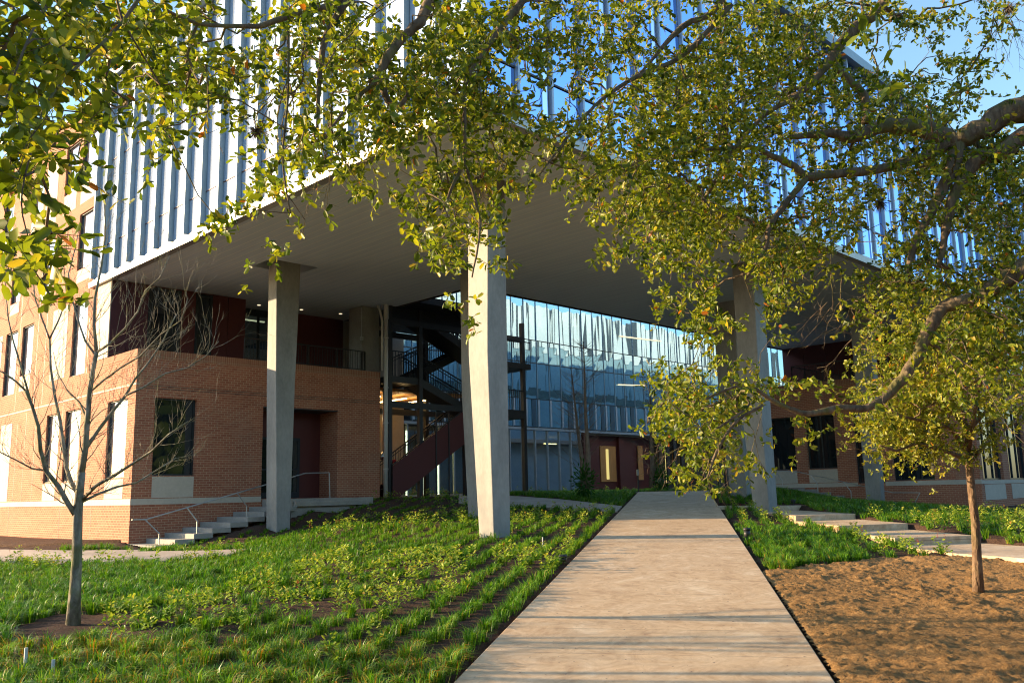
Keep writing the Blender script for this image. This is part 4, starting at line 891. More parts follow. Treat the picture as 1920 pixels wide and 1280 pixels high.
# bare tree, left foreground
TD = 11.95; tb = pz(137, 1172, .82); tb[2] = H(tb[0], tb[1])-.05; TD = tb[1]
bt = empty('bare_tree', tb, 'leafless young tree with grey bark and spreading limbs on the left lawn', 'tree', 'bare street trees')
T1 = Tree(5)
def pp_(lst, D0=TD, dD=0.0): n = len(lst); return [pd(q[0], q[1], D0+dD*i/max(1, n-1)+(q[2] if len(q) > 2 else 0)) for i, q in enumerate(lst)]
trunk = MB(); tr_pts = [tb]+pp_([(141, 1100), (144, 1050), (145, 1000), (146, 960), (150, 915), (153, 885)])
trunk.tube(tr_pts, [.095, .072, .064, .062, .060, .052, .05], 14)
def barelimbs(T, mk):
    limbs = [([(153, 885), (160, 840), (163, 795), (168, 735), (174, 695), (181, 660)], .058, .036, 0),
             ([(181, 660), (176, 608), (178, 558), (190, 500), (198, 440), (196, 385), (204, 330)], .030, .008, .2),
             ([(181, 660), (205, 645), (235, 615), (258, 585), (272, 545), (300, 520), (318, 480)], .024, .006, -.5),
             ([(179, 665), (160, 640), (146, 600), (135, 560), (128, 515), (140, 470), (150, 420)], .022, .006, .6),
             ([(168, 735), (195, 712), (225, 690), (262, 668), (300, 628), (340, 600), (352, 560)], .02, .006, -.7),
             ([(144, 968), (128, 945), (110, 912), (86, 882), (76, 845), (72, 800), (60, 760), (48, 732)], .048, .022, -.5),
             ([(48, 732), (30, 715), (10, 700), (-12, 690), (-40, 665)], .02, .005, -.3), ([(60, 760), (40, 690), (25, 640), (16, 600), (10, 540), (14, 480)], .02, .005, .3),
             ([(86, 882), (60, 878), (30, 862), (5, 850), (-20, 835)], .018, .005, -.6),
             ([(150, 930), (134, 905), (124, 875), (119, 835), (113, 790), (102, 740), (95, 690), (93, 635)], .042, .018, .5),
             ([(93, 635), (80, 600), (66, 560), (60, 510), (50, 460)], .016, .005, .2), ([(93, 635), (110, 600), (125, 560), (120, 500), (128, 430)], .016, .005, .6),
             ([(155, 935), (180, 910), (215, 890), (250, 868), (285, 845), (315, 815), (352, 790)], .034, .008, -.9),
             ([(154, 940), (185, 925), (220, 912), (255, 905), (295, 880), (330, 858)], .026, .007, .7),
             ([(160, 842), (185, 805), (212, 770), (235, 742), (252, 712), (278, 680), (305, 640), (330, 590)], .034, .009, .6),
             ([(235, 742), (270, 725), (310, 700), (350, 690), (385, 668), (410, 640)], .018, .005, -.3),
             ([(165, 790), (150, 755), (128, 735), (108, 700), (100, 660)], .018, .006, .8)]
    for L_, r0, r1, dd in limbs:
        P = pp_(L_, TD, dd); n = len(P); r0 *= .8; rad = [r0+(r1*.8-r0)*i/(n-1) for i in range(n)]; T.limb(P, rad, 8)
        for i in range(1, n):
            for _ in range(3 if r1 < .012 else 2):
                f = T.rs.random(); q = P[i-1]*(1-f)+P[i]*f; d = P[i]-P[i-1]; d /= np.linalg.norm(d)
                ax = np.array([T.rs.gauss(0, 1), T.rs.gauss(0, .8), T.rs.gauss(.25, .6)]); ax -= d*(ax@d); ax /= np.linalg.norm(ax)
                T.twig(q, d+ax*.9, T.rs.uniform(.35, .85), max(.0028, rad[i]*.26), 2, 4, 5, .15, .16, (2, 3), .7, .55)
barelimbs(T1, None)
trunk.build('trunk', M['barkgrey'], bt, True); br_o = T1.wood.build('crown', M['barkgrey'], bt, True)
# two more of the same kind stand to the left, outside the frame; their trunks stripe the path with shadow
for i, (dx, dy, lab) in enumerate(((-3.4, -2.35, 'leafless tree just outside the frame at the lower left'), (-4.6, -.9, 'leafless tree standing behind the one at the lower left edge'), (-13.5, 10.6, 'leafless tree beyond the left edge near the sunlit wall'))):
    t = bt.copy(); COL.objects.link(t); t.location = Vector((tb[0]+dx, tb[1]+dy, H(tb[0]+dx, tb[1]+dy)-.05)); t['label'] = lab; t.rotation_euler = (0, 0, 1.9+i)
    for ch in list(bt.children): c = ch.copy(); COL.objects.link(c); c.parent = t; c.matrix_parent_inverse = ch.matrix_parent_inverse.copy()

# ------------------------------------------------------------------ young oak on the brown bed, right
sb = pz(1835, 1120, .80); sb[2] = H(sb[0], sb[1])-.04; SD = sb[1]
so2 = empty('young_oak_tree', sb, 'young oak with straight brown trunk and yellow-green crown on the bare soil bed', 'tree')
mb = MB(); mb.tube([sb]+[pd(x_, y_, SD) for x_, y_ in ((1832, 1050), (1829, 980), (1822, 920), (1818, 880), (1815, 850))], [.082, .064, .058, .056, .052, .048], 14); mb.build('trunk', M['barksap'], so2, True)
T2 = Tree(21); c0 = pd(1815, 850, SD); sapl = [[(1815, 850), (1812, 800), (1800, 740), (1795, 690), (1780, 640), (1790, 590)], [(1815, 850), (1825, 790), (1835, 730), (1850, 680), (1860, 620)],
   [(1812, 800), (1785, 770), (1750, 735), (1715, 700), (1690, 660)], [(1815, 860), (1770, 845), (1720, 830), (1680, 845), (1650, 835)], [(1815, 870), (1850, 830), (1890, 800), (1930, 770)], [(1817, 850), (1780, 800), (1735, 790), (1690, 780), (1660, 760)], [(1812, 810), (1850, 770), (1900, 730), (1940, 690)]]
snodes = []
for i, L_ in enumerate(sapl):
    P = [pd(q[0], q[1], SD+(.0 if j == 0 else (j*.22*(-1 if i % 2 else 1)))) for j, q in enumerate(L_)]; n = len(P)
    T2.limb(P, [.035*(1-.8*j/n) for j in range(n)], 7)
    for j in range(n-1):
        for f in (0, .5): snodes.append(P[j]*(1-f)+P[j+1]*f)
def sprigs(cent, sup, rs, leafL, nleaf, span=.15, down=.1, tmean=.4, tsd=.2, near=None, stemr=.0022):
    """twiglets at the centre points: a thin stem with leaves along it"""
    n = len(cent); D = rs.normal(0, 1, (n, 3)); D[:, 2] -= down; D /= np.linalg.norm(D, axis=1)[:, None]
    ln = span*rs.uniform(.6, 1.3, n); k = nleaf; t = (np.arange(k)[None]+rs.random((n, k)))/k
    P = cent[:, None]+D[:, None]*(t*ln[:, None])[..., None]
    ld = rs.normal(0, 1, (n, k, 3)); ld = ld+D[:, None]*.9; ld[..., 2] -= .15; ld /= np.linalg.norm(ld, axis=2)[..., None]
    N = rs.normal(0, .75, (n, k, 3)); N[..., 2] += .55; N[..., 0] -= .45
    sz = (leafL*rs.uniform(.65, 1.2, (n, k))*np.broadcast_to(sup, (n,))[:, None])
    tn = np.clip(rs.normal(tmean, tsd, (n, k))+rs.normal(0, .13, (n, 1)), 0, .955); tn[rs.random((n, k)) < .008] = .99
    V, Fc, T = leaves(P.reshape(-1, 3), ld.reshape(-1, 3), N.reshape(-1, 3), sz.ravel(), sz.ravel()*rs.uniform(.42, .6, n*k), tn.ravel(), .14)
    # triangular-section stems
    a = np.cross(D, [.3, .5, .8]); a /= np.linalg.norm(a, axis=1)[:, None]; b = np.cross(D, a); r = stemr
    e = cent+D*ln[:, None]; ring = [a*r, -a*r*.5+b*r*.87, -a*r*.5-b*r*.87]
    SV = np.stack([cent+q for q in ring]+[e+q*.4 for q in ring], 1).reshape(-1, 3); o = np.arange(n)[:, None]*6
    SF = np.concatenate([o+[0, 1, 4, 3], o+[1, 2, 5, 4], o+[2, 0, 3, 5]], 1).reshape(-1, 4)
    return (V, Fc, T), (SV, SF)
def network(cent, seeds, rbase, rs, keep=1.0, sag=.06, maxl=2.2):
    """join points to the nearest wood, nearest first, giving a branching web of twigs"""
    mbb = MB(); seeds = np.array(seeds); d0 = np.array([np.min(np.linalg.norm(seeds-c, axis=1)) for c in cent]); order = np.argsort(d0)
    pts = np.concatenate([seeds, np.zeros((len(cent), 3))]); n = len(seeds); par = []; cnt = np.zeros(len(pts))
    for i in order:
        c = cent[i]; dd = np.linalg.norm(pts[:n]-c, axis=1); j = int(np.argmin(dd)); pts[n] = c; par.append((n, j, dd[j])); n += 1
    for k_, j, l in reversed(par): cnt[j] += 1+cnt[k_]
    for k_, j, l in par:
        if l > maxl: continue
        p, q = pts[j], pts[k_]; r1 = rbase*(1+cnt[k_])**.42; r0 = min(rbase*(2+cnt[k_])**.42*1.05, r1*1.6)
        m1 = p*.67+q*.33+rs.normal(0, .09*l, 3); m2 = p*.33+q*.67+rs.normal(0, .09*l, 3); m1[2] += sag*l
        mbb.tube([p, m1, m2, q], [r0, r0*.8+r1*.2, r0*.3+r1*.7, r1], 4, False)
    return mbb
# crown of the young oak
n = 1500; u_ = rng.normal(0, 1, (n*3, 3)); u_ /= np.linalg.norm(u_, axis=1)[:, None]; u_ *= rng.random((n*3, 1))**.42
cc = pd(1760, 715, SD); pts = cc+u_*np.array([1.35, 1.25, 1.35]); ex = pts+0
cl_ = vnoise(pts[:, 0]*2.6+pts[:, 1]*1.7, pts[:, 2]*2.8+pts[:, 1]*1.3, 31); pts = pts[cl_ > .40][:n]
lp = pd(1690, 805, SD); more = lp+rng.normal(0, 1, (420, 3))*np.array([.33, .4, .28]); pts = np.concatenate([pts, more])
lf, stm = sprigs(pts, 1.0, rng, .062, 9, .15, 0, .52, .22)
arr_mesh('foliage', lf[0], lf[1], M['sapleaf'], so2, lf[2])
w1 = network(pts[::9], snodes, .0032, rng, maxl=1.2)
o_ = len(w1.v)
T2.wood.f += [tuple(i+len(T2.wood.v) for i in f) for f in w1.f]; T2.wood.v += w1.v; T2.wood.uv += w1.uv
arr_mesh('twigs', stm[0], stm[1], M['barksap'], so2); T2.wood.build('limbs', M['barksap'], so2, True)

# ------------------------------------------------------------------ big live oak overhead
DENS = """
999999999777447788662377778778867656788776665565433334
999999999743336677744468878888766657888777766566332234
999999997746655466775778788876565457888777764334442112
999998778776544457777787887633554468888888776643566410
888743688877643346777887877623554689987777666446654200
887347856775322346567888888733666789998766666666665421
887446456423222345468888777766767799988776556666655433
788531136411211466368765656657777899888765455566777776
877520014100133566665465545325778999888754334567788888
786310000002455430462266676412667899887654454666777888
764100000003665110120476775200367899887654466566666778
532000000004556100000377765100066689988666667776667788
755200000002236200000256673000045488888878766676656567
767300000000024100000037763000023168575888754677655667
537400000000010000000004740000000067265877611466667888
006200000000000000000001430000000046476675400467678888
000000000000000000000000120000000002673464102367787888
000000000000000000000000000000000000452122001257887888
000000000000000000000000000000000000130000000356567777
000000000000000000000000000000000025553210000343345555
000000000000000000000000000000000037876434431221123333
000000000000000000000000000000000058887643321111122222
000000000000000000000000000000000068886432310000000000
000000000000000000000000000000000046765310200000000000
000000000000000000000000000000000024544310000000000000
000000000000000000000000000000000000231000000000000000
""".split()
CW, CH = 1920/54, 1280/36.0   # ~35.6 px cells
def dfun(px_, py_):  # distance of the foliage from the camera
    xs = [-200, 60, 200, 330, 520, 720, 900, 1050, 1250, 1500, 1700, 1920, 2150]; ds = [2.6, 2.8, 3.7, 5.0, 5.9, 6.6, 7.0, 7.8, 9.0, 9.6, 9.8, 9.4, 9.0]
    return np.interp(px_, xs, ds)+np.clip((py_-640)/640, -1, .5)*-.3
ok_t = empty('live_oak_tree', (11.5, 7.0, H(11.5, 7.0)-.05), 'large spreading live oak whose rough limbs and small-leaved canopy hang over the whole scene', 'tree')
cents = []; sizes = []
R_ = np.random.default_rng(4)
for j, row in enumerate(DENS):
    for i, chh in enumerate(row[:54]):
        d = int(chh)/9.0
        if d == 0: continue
        d = min(.97, d*(1.13 if (i < 27 and j < 10) or (i > 39 and j < 9) else 1.0)); cx, cy = (i+.5)*CW, (j+.5)*CH; D0 = float(dfun(cx, cy)); lpx = .058*F/D0; area = lpx*lpx*.42*.50
        thr = .20 if d > .93 else .32 if d > .82 else .40 if d > .6 else .47; kf = {.20: .97, .32: .86, .40: .70, .47: .52}[thr]; nl = -math.log(1-d)*CW*CH/area*1.62/kf; nt_ = nl/8; nt_ = int(nt_)+(R_.random() < nt_-int(nt_))
        for _ in range(nt_):
            x_ = cx+R_.uniform(-.62, .62)*CW; y_ = cy+R_.uniform(-.62, .62)*CH
            if .62*vnoise(np.array([x_/44.]), np.array([y_/40.]), 8)[0]+.38*vnoise(np.array([x_/16.]), np.array([y_/16.]), 12)[0] < thr: continue
            cents.append(pd(x_, y_, D0*(1+R_.normal(0, .10)))); 
# canopy continues above and to both sides of the frame
for _ in range(5200):
    x_ = R_.uniform(-500, 2500); y_ = R_.uniform(-700, 900)
    if -20 < x_ < 1940 and y_ > -20: continue
    if y_ > 300 and x_ < 0: continue
    cents.append(pd(x_, y_, float(dfun(x_, y_))*(1+R_.normal(0, .14))))
cents = np.array(cents)
lf, stm = sprigs(cents, 1.0, R_, .063, 8, .14, .35, .40, .24)
arr_mesh('foliage', lf[0], lf[1], M['leaf'], ok_t, lf[2]); arr_mesh('twigs', stm[0], stm[1], M['bark'], ok_t)
LIMBS = [ # (x, y, thickness in px)
 [(2400, 330, 110), (2200, 190, 86), (2050, 150, 68), (1920, 205, 52), (1830, 245, 43), (1790, 262, 37), (1720, 240, 34), (1650, 238, 27), (1600, 258, 24), (1555, 250, 16), (1480, 258, 9)],
 [(2050, 200, 50), (1920, 255, 36), (1880, 285, 30), (1831, 302, 26), (1800, 345, 23), (1777, 403, 20), (1772, 445, 14), (1760, 500, 8)],
 [(1795, 262, 30), (1788, 310, 24), (1765, 360, 22), (1745, 400, 18), (1715, 455, 14), (1700, 520, 8)],
 [(2300, 420, 90), (2100, 440, 62), (1920, 503, 38), (1870, 535, 33), (1830, 560, 28), (1770, 575, 25), (1745, 610, 24), (1712, 680, 22), (1690, 712, 20), (1660, 745, 17), (1620, 765, 14), (1575, 765, 14), (1520, 775, 11), (1480, 766, 9), (1440, 745, 8), (1400, 722, 6), (1350, 735, 5), (1300, 762, 4)],
 [(1790, 262, 22), (1740, 290, 19), (1680, 310, 18), (1633, 319, 18), (1549, 327, 17), (1515, 331, 17), (1481, 309, 14), (1441, 289, 11), (1404, 275, 9), (1347, 279, 7), (1290, 285, 4)],
 [(1515, 331, 12), (1478, 376, 12), (1442, 427, 11), (1436, 464, 8), (1400, 520, 5)],
 [(1720, -140, 34), (1656, 7, 24), (1609, 50, 21), (1572, 87, 20), (1549, 124, 16), (1515, 161, 13), (1481, 188, 11), (1431, 218, 9), (1364, 295, 6), (1340, 340, 4)],
 [(1565, 120, 13), (1590, 150, 15), (1620, 178, 15), (1622, 232, 15)],
 [(900, -150, 34), (810, 0, 25), (788, 40, 21), (759, 67, 19), (719, 119, 17), (719, 168, 14), (743, 200, 12), (782, 158, 9)],
 [(719, 140, 10), (680, 175, 8), (640, 215, 6), (610, 260, 4)],
 [(1060, -120, 26), (976, 6, 17), (957, 30, 15), (917, 83, 11), (873, 154, 9), (871, 218, 8), (870, 300, 7), (850, 345, 7), (835, 385, 4)], [(870, 300, 6), (890, 370, 6), (900, 430, 5), (885, 520, 3)],
 [(760, -120, 26), (640, 0, 15), (571, 20, 13), (504, 44, 12), (470, 50, 10), (370, 44, 8), (302, 13, 5)], [(700, -60, 20), (628, 34, 14), (605, 94, 12), (598, 168, 9), (595, 252, 5)],
 [(1420, -110, 18), (1340, 18, 11), (1280, 50, 12), (1194, 144, 4)], [(1370, 10, 12), (1280, 104, 10), (1194, 144, 9), (1127, 188, 7), (1077, 242, 5), (1010, 330, 3)],
 [(300, -60, 9), (230, 40, 7), (150, 120, 6), (90, 190, 5), (60, 280, 4), (40, 380, 3), (60, 470, 2)], [(120, -40, 8), (60, 60, 5), (20, 160, 4), (-10, 260, 3)],
 [(1430, 760, 6), (1380, 790, 6), (1345, 845, 6), (1325, 900, 3)], [(1395, 770, 5), (1350, 800, 5), (1310, 830, 3)], [(540, 60, 7), (540, 180, 5), (530, 300, 4), (545, 400, 3)]]
wood = MB(); seeds = []
for L_ in LIMBS:
    P = []; rad = []
    for x_, y_, t_ in L_: D_ = float(dfun(np.clip(x_, 0, 2150), y_))*.90; P.append(pd(x_, y_, D_)); rad.append(t_*D_/F/2)
    # subdivide smoothly with a little wobble
    Q = []; RR = []
    for i in range(len(P)-1):
        p0, p1, p2, p3 = P[max(i-1, 0)], P[i], P[i+1], P[min(i+2, len(P)-1)]
        for t in (0, .25, .5, .75):
            Q.append(.5*((2*p1)+(-p0+p2)*t+(2*p0-5*p1+4*p2-p3)*t*t+(-p0+3*p1-3*p2+p3)*t**3)+R_.normal(0, rad[i]*.10, 3)); RR.append((rad[i]*(1-t)+rad[i+1]*t)*R_.uniform(.93, 1.1))
    Q.append(P[-1]); RR.append(rad[-1]); wood.tube(Q, RR, 10); seeds += Q
# heavy trunk outside the frame, limbs run back to it
tbp = np.array([11.5, 7.0, H(11.5, 7.0)-.1]); fork = np.array([11.2, 7.2, 4.1])
wood.tube([tbp, tbp+[0, 0, .5], tbp+[-.1, .1, 1.8], fork], [.62, .5, .44, .42], 16)
for x_, y_, t_ in ((2400, 330, 120), (2300, 420, 90)): wood.tube([fork-[0, 0, .4], (fork+pd(x_, y_, 9.0))/2+[.1, 0, .2], pd(x_, y_, 9.0)], [.36, .33, t_*9/F/2], 12)
for x_, y_, D_ in ((1720, -140, 9.8), (900, -150, 7.1), (1060, -120, 7.8), (760, -120, 6.9), (700, -60, 6.5), (1420, -110, 9.3), (300, -60, 4.7), (120, -40, 3.7)):
    e_ = pd(x_, y_, D_); hub = np.array([5.5, 7.5, 9.0]); wood.tube([hub, (hub+e_)/2+[0, 0, .5], e_], [.16, .11, .06], 8); 
wood.tube([fork-[0, 0, .3], np.array([8.5, 7.4, 7.2]), np.array([5.5, 7.5, 9.0])], [.3, .24, .18], 10)
wood.build('trunk', M['bark'], ok_t, True)
sel = R_.random(len(cents)) < .16; network(cents[sel], seeds[::2], .0028, R_, maxl=1.6).build('branches', M['bark'], ok_t, True)
# bare dead twigs low on the right
T3 = Tree(9)
for x_, y_, dx_, dy_ in ((1560, 500, -.5, -.7), (1600, 620, -.8, -.4), (1640, 560, -.7, -.5), (1570, 560, -.6, -.6), (1500, 470, -.3, -.8), (1345, 850, -.1, -1), (1330, 830, .2, -.9), (1300, 820, -.5, -.8), (490, 200, -.3, -.8), (550, 170, -.2, -.9), (520, 150, -.6, -.6), (620, 230, -.3, -.9), (1880, 40, .1, -1), (1860, 20, .4, -.8)):
    D_ = float(dfun(x_, y_))
    for _ in range(3): T3.twig(pd(x_+T3.rs.uniform(-20, 20), y_+T3.rs.uniform(-20, 20), D_), (dx_+T3.rs.gauss(0, .3), T3.rs.gauss(0, .3), dy_), .55, .006, 2, 4, 5, .2, .02, (2, 4), .8, .55)
T3.wood.build('dead_twigs', M['bark'], ok_t, True)['kind'] = 'stuff'
# a few leaves hang much nearer to the viewer
nearp = [(1600, 30, 3.6), (1612, 60, 3.7), (1655, 130, 3.4), (1668, 160, 3.5), (1700, 150, 3.6), (1715, 165, 3.7), (860, 45, 3.6), (705, 60, 3.5), (725, 190, 3.6), (60, 500, 2.5), (95, 520, 2.6), (30, 470, 2.5), (170, 225, 2.7), (215, 215, 2.8), (110, 90, 2.4), (40, 140, 2.4)]
nc = np.array([pd(*q) for q in nearp]); lf2, st2 = sprigs(nc, 1.15, R_, .062, 5, .09, .5, .42, .15); arr_mesh('near_leaves', lf2[0], lf2[1], M['leaf'], ok_t, lf2[2])
arr_mesh('near_twigs', st2[0], st2[1], M['bark'], ok_t)['kind'] = 'stuff'
# ball moss clumps on the limbs
for i, (x_, y_, s_) in enumerate(((675, 105, .13), (480, 245, .075), (700, 150, .09), (1490, 205, .13), (1365, 310, .12), (1432, 288, .12), (1372, 130, .09), (1515, 110, .08), (1890, 15, .12), (1700, 520, .13), (1650, 380, .13), (1740, 300, .13), (1360, 225, .1), (785, 185, .09), (1440, 240, .09))):
    D_ = float(dfun(x_, y_))*.985; c = pd(x_, y_, D_); n = 230; d = R_.normal(0, 1, (n, 3)); d[:, 2] -= .5; d /= np.linalg.norm(d, axis=1)[:, None]
    e = np.cross(d, R_.normal(0, 1, (n, 3))); e /= np.linalg.norm(e, axis=1)[:, None]; ln = s_*R_.uniform(.5, 1.1, n)[:, None]; dr = np.zeros((n, 3)); dr[:, 2] = -s_*.3
    V = np.stack([c+e*.0035, c-e*.0035, c+d*ln*.6+e*.0025, c+d*ln*.6-e*.0025, c+d*ln+dr*.6], 1).reshape(-1, 3); b = np.arange(n)[:, None]*5
    Fc = np.concatenate([b+[0, 1, 3], b+[0, 3, 2], b+[2, 3, 4]], 1).reshape(-1, 3)
    o = arr_mesh('ball_moss', V, Fc, M['mossball']); tag(o, 'spiky brown ball-moss clump growing on a live oak limb', 'ball moss', 'ball moss clumps on the oak limbs')

# ------------------------------------------------------------------ bare cypresses in the courtyard
def cypress(x_, y_, D_, top_px, label, seed, lean=0.0):
    b = pd(x_, y_, D_); t = pd(x_+lean, top_px, D_); T = Tree(seed); ce = empty('bare_cypress', b, label, 'tree', 'bare cypresses in the courtyard')
    hh = t[2]-b[2]; tr = MB(); tr.tube([b-[0, 0, .2], b*.8+t*.2+[.05, 0, 0], b*.5+t*.5, t], [.15, .10, .06, .015], 8); tr.build('trunk', M['barkcyp'], ce, True)
    for i in range(52):
        f = .12+.86*T.rs.random()**.9; q = b+(t-b)*f; az = T.rs.uniform(0, 6.28); el = .55
        T.twig(q, (math.cos(az), math.sin(az), el), (1.9-1.3*f)*T.rs.uniform(.7, 1.2), .011, 1, 3, 4, .07, .05, (3, 6), .6, .5)
    T.wood.build('crown', M['barkcyp'], ce, True)
cypress(1102, 908, 36, 640, 'tallest bare cypress with pale split trunk before the blue glass wall', 51, -8)
cypress(1094, 908, 37, 700, 'slimmer bare cypress close beside the tallest one', 52, -22)
cypress(1222, 905, 44, 690, 'bare cypress at the left of the entrance path behind the oak leaves', 53, -4)
cypress(1236, 905, 45, 730, 'small bare cypress right beside the entrance path', 54, 8)
# low shrub at the foot of the cypresses
for k_, (x_, y_, D_, lab) in enumerate(((1096, 905, 36, 'dark green low shrub at the foot of the tallest cypress'), (1238, 900, 44, 'dark low shrub beside the entrance path'))):
    c = pd(x_, y_, D_); n = 420; u_ = rng.normal(0, 1, (n, 3))*np.array([.17, .17, .3])+c; d = u_-c; d /= np.linalg.norm(d, axis=1)[:, None]
    V, Fc, T = leaves(u_, d, rng.normal(0, 1, (n, 3)), np.full(n, .16), np.full(n, .06), np.clip(rng.normal(.0, .05, n), 0, 1)); o = arr_mesh('shrub', V, Fc, M['grass'], None, T); tag(o, lab, 'shrub')

# ------------------------------------------------------------------ woods across the lawn behind the camera and to the right (seen in reflections)
n = 24000; az = np.r_[R_.uniform(R(45), R(290), n)]; rr = R_.uniform(48, 62, n); top = 9+6*vnoise(az*9, rr*.1, 3); zz = R_.random(n)*top
P = np.stack([np.sin(az)*rr, np.cos(az)*rr, .5+zz], 1); d = R_.normal(0, 1, (n, 3)); d /= np.linalg.norm(d, axis=1)[:, None]
keep = ~((az > R(250)) & (zz > 2.0)); P = P[keep]; d = d[keep]; n = len(P)
V, Fc, T = leaves(P, d, R_.normal(0, 1, (n, 3)), np.full(n, 1.9), np.full(n, 1.7), np.clip(R_.normal(.05, .05, n), 0, .9))
tag(arr_mesh('woods', V, Fc, M['leaf'], None, T), 'green trees standing across the lawn', 'woods', None, 'stuff')

# ------------------------------------------------------------------ small things
def spot(x_, y_, label, h=.22):
    g = ground_hit(x_, y_); 
    if g is None: return
    t = empty('garden_spotlight', g, label, 'spotlight', 'garden spotlights'); mb = MB(); mb.tube([g-[0, 0, .1], g+[0, 0, h*.55]], .02, 8); mb.build('stem', M['blackplastic'], t)
    mb = MB(); mb.tube([g+[0, 0, h*.45], g+[0, 0, h]], .07, 14); mb.build('housing', M['blackplastic'], t, True)
    mb = MB(); mb.tube([g+[0, 0, h+.001], g+[0, 0, h+.05]], [.085, .075], 14); mb.build('glare_shield', M['steel'], t, True)
spot(1402, 1020, 'black cylindrical garden spotlight at the right edge of the path', .3)
spot(1056, 1057, 'low black garden spotlight at the left edge of the path', .12)
spot(1488, 945, 'small black spotlight in the shaded grass before the brown column', .12)
for i, (x_, y_, h_, l_) in enumerate(((46, 1262, .17, 'white plastic stake standing in the grass at the lower left corner'), (98, 1272, .10, 'short white stake nearly hidden in the lower left grass'), (1018, 1032, .2, 'pale marker stake in the planting left of the path'))):
    g = ground_hit(x_, y_); mb = MB(); mb.tube([g-[0, 0, .05], g+[0, 0, h_+.08]], .017 if i < 2 else .012, 8); o = mb.build('marker_stake', M['whiteplastic']); tag(o, l_, 'stake', 'marker stakes in the planting')
g = pd(1197, 915, 41); g[2] = 2.33; t = empty('push_button_post', g, 'slim metal post standing on the plaza left of the entrance path', 'post')
mb = MB(); mb.tube([g, g+[0, 0, .75]], .035, 10); mb.build('post', M['steel'], t); mb = MB(); mb.tube([g+[0, 0, .75], g+[0, 0, 1.02]], .06, 10); mb.build('cap', M['fascia'], t)
# left walker: only the trailing foot and calf reach into the frame
g0 = pz(8, 1000, 1.03); 
def skin_body(name, verts, edges, rad, m, parent=None):
    me = bpy.data.meshes.new(name); me.from_pydata([tuple(v) for v in verts], edges, []); o = bpy.data.objects.new(name, me); COL.objects.link(o); me.materials.append(m)
    if parent is not None: o.parent = parent; o.matrix_parent_inverse = Matrix.Translation(-Vector(parent.location)) if parent.type == 'EMPTY' else Matrix()
    sk = o.modifiers.new('skin', 'SKIN'); sk.use_smooth_shade = True
    for i, r_ in enumerate(rad): me.skin_vertices[0].data[i].radius = (r_, r_) if not hasattr(r_, '__len__') else r_
    me.skin_vertices[0].data[0].use_root = True
    sd_ = o.modifiers.new('sub', 'SUBSURF'); sd_.levels = 1; sd_.render_levels = 2; return o
M['denim'] = simple('dark_trousers', (.02, .028, .055), (.035, .045, .08), .9, scale=30); M['skin'] = simple('skin', (.42, .25, .17), (.48, .30, .21), .6, scale=20, bs=.03)
M['shirt'] = simple('dark_shirt', (.04, .045, .06), (.06, .065, .085), .9, scale=30); M['shoe'] = simple('brown_shoe', (.10, .07, .05), (.16, .12, .09), .7, scale=30); M['hair'] = simple('brown_hair', (.03, .018, .01), (.05, .03, .02), .7, scale=40)
px0 = g0-np.array([.60, 0, 0]); hd = np.array([-1., .15, 0]); hd /= np.linalg.norm(hd); sdv = np.array([hd[1], -hd[0], 0]); zv = np.array([0, 0, 1.])
def B(f_, s_, z_): return px0+hd*f_+sdv*s_+zv*z_
man = empty('person', px0, 'person in dark trousers and brown shoes walking out past the left brick wall', 'person')
vs = [B(0, 0, .95), B(.02, 0, 1.15), B(.04, 0, 1.36), B(.05, 0, 1.48), B(.07, 0, 1.56), B(.09, 0, 1.68), B(.03, .19, 1.42), B(-.1, .23, 1.16), B(.06, .22, .94), B(.03, -.19, 1.42), B(.14, -.23, 1.16), B(.34, -.21, .98)]
ed = [(0, 1), (1, 2), (2, 3), (3, 4), (4, 5), (2, 6), (6, 7), (7, 8), (2, 9), (9, 10), (10, 11)]
for s_, (hp, kn, an, toe) in ((.09, ((0, .9), (-.12, .52), (-.46, .22), (-.56, .03))), (-.09, ((0, .9), (.16, .52), (.28, .09), (.44, .03)))):
    i = len(vs); vs += [B(hp[0], s_, hp[1]-.02), B(kn[0], s_, kn[1]), B(an[0], s_, an[1])]; ed += [(0, i), (i, i+1), (i+1, i+2)]
body = skin_body('body', vs, ed, [(.15, .12), (.14, .10), (.17, .11), (.06, .06), (.055, .055), (.10, .085), .055, .042, .03, .055, .042, .03, .09, .062, .042, .09, .062, .042], M['denim'], man)
skin_body('shirt', [B(0, 0, .98), B(.02, 0, 1.15), B(.04, 0, 1.36), B(.05, 0, 1.46)], [(0, 1), (1, 2), (2, 3)], [(.165, .135), (.155, .12), (.19, .13), (.08, .075)], M['shirt'], body)
for s_, an, toe, hl in ((.09, (-.50, .17), (-.36, .03), (-.56, .16)), (-.09, (.28, .05), (.47, .03), (.24, .04))):
    skin_body('shoe', [B(hl[0], s_, hl[1]), B((hl[0]+toe[0])/2, s_, (hl[1]+toe[1])/2-.01), B(toe[0], s_, toe[1])], [(0, 1), (1, 2)], [.045, .048, .035], M['shoe'], body)
skin_body('hair', [B(.05, 0, 1.70), B(.08, 0, 1.77)], [(0, 1)], [.10, .09], M['hair'], body)
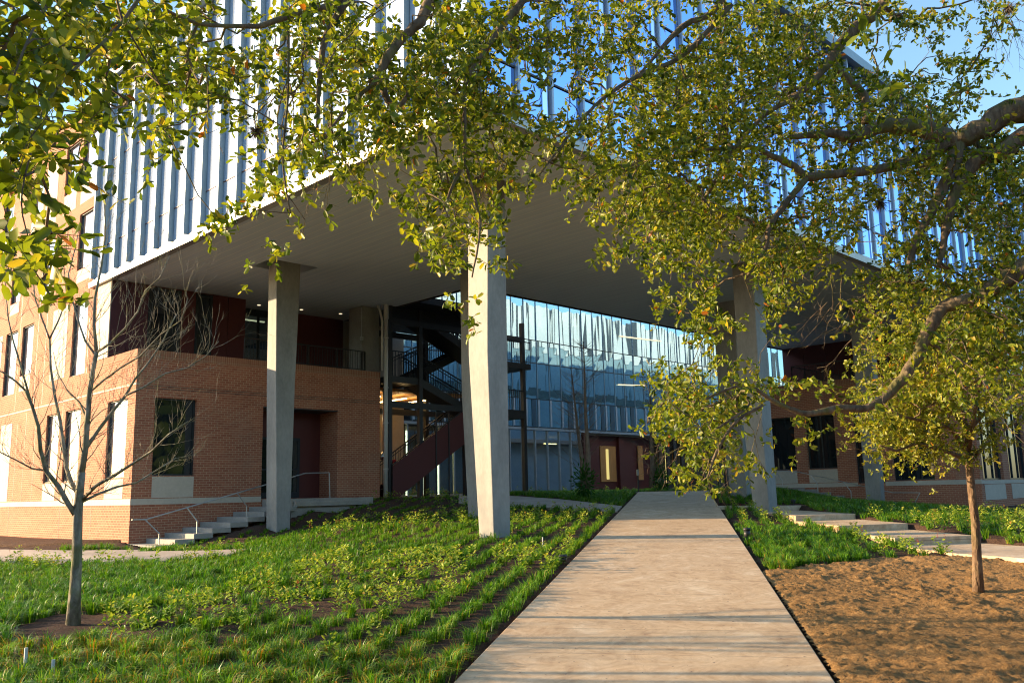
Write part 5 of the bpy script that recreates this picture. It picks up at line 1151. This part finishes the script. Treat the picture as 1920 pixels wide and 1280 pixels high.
for s_, e_ in ((.22, (.06, .94)), (-.21, (.34, .98))):
    mb = []; h0 = B(e_[0], s_, e_[1]); v_ = [h0, h0-zv*.08]; e = [(0, 1)]; rr_ = [.026, .034]
    for q in range(4): i = len(v_); o_ = hd*(.028*(q-1.5)); v_ += [h0-zv*.10+o_, h0-zv*.16+o_*1.1, h0-zv*(.18+.01*(q in (1, 2)))+o_*1.1-sdv*.02]; e += [(1, i), (i, i+1), (i+1, i+2)]; rr_ += [.011, .009, .008]
    i = len(v_); v_ += [h0-zv*.07+hd*.045, h0-zv*.11+hd*.06]; e += [(1, i), (i, i+1)]; rr_ += [.012, .009]
    skin_body('hand', v_, e, rr_, M['skin'], body)

# ------------------------------------------------------------------ camera, sun, sky
cam = bpy.data.cameras.new('camera'); co = bpy.data.objects.new('camera', cam); COL.objects.link(co)
cam.sensor_width = 36; cam.lens = F/1920*36; cam.clip_end = 6000; cam.clip_start = .1
mt = Matrix(((rt[0], up[0], -fw[0]), (rt[1], up[1], -fw[1]), (rt[2], up[2], -fw[2]))).to_4x4(); mt.translation = Vector(EYE)
co.matrix_world = mt; SC.camera = co
SAZ, SEL = R(83), R(12)      # sun to the left of the view, low
sd = Vector((-math.sin(SAZ)*math.cos(SEL), math.cos(SAZ)*math.cos(SEL), math.sin(SEL)))
sl = bpy.data.lights.new('sun', 'SUN'); so_ = bpy.data.objects.new('sun', sl); COL.objects.link(so_)
sl.energy = 4.5; sl.angle = R(.5); sl.color = (1, .73, .43)
so_.rotation_euler = sd.to_track_quat('Z', 'Y').to_euler()
w = bpy.data.worlds.new('World'); SC.world = w; w.use_nodes = True; nt = w.node_tree; nt.nodes.clear()
sky = nt.nodes.new('ShaderNodeTexSky'); sky.sky_type = 'NISHITA'; sky.sun_disc = False; sky.sun_elevation = SEL
sky.sun_rotation = -SAZ; sky.air_density = 1.3; sky.dust_density = 1.0; sky.ozone_density = 3.2
bg = nt.nodes.new('ShaderNodeBackground'); bg.inputs[1].default_value = .15
o_ = nt.nodes.new('ShaderNodeOutputWorld'); nt.links.new(sky.outputs[0], bg.inputs[0]); nt.links.new(bg.outputs[0], o_.inputs[0])
SC.view_settings.view_transform = 'Standard'; SC.view_settings.look = 'None'; SC.view_settings.exposure = 1.62; SC.view_settings.gamma = 1
SC.cycles.max_bounces = 8; SC.cycles.diffuse_bounces = 6; SC.cycles.glossy_bounces = 4; SC.cycles.transparent_max_bounces = 8; SC.cycles.transmission_bounces = 4
SC.cycles.use_denoising = True; SC.cycles.sample_clamp_indirect = 4; SC.cycles.use_adaptive_sampling = False; SC.cycles.pixel_filter_type = 'BLACKMAN_HARRIS'; SC.cycles.filter_width = 1.1
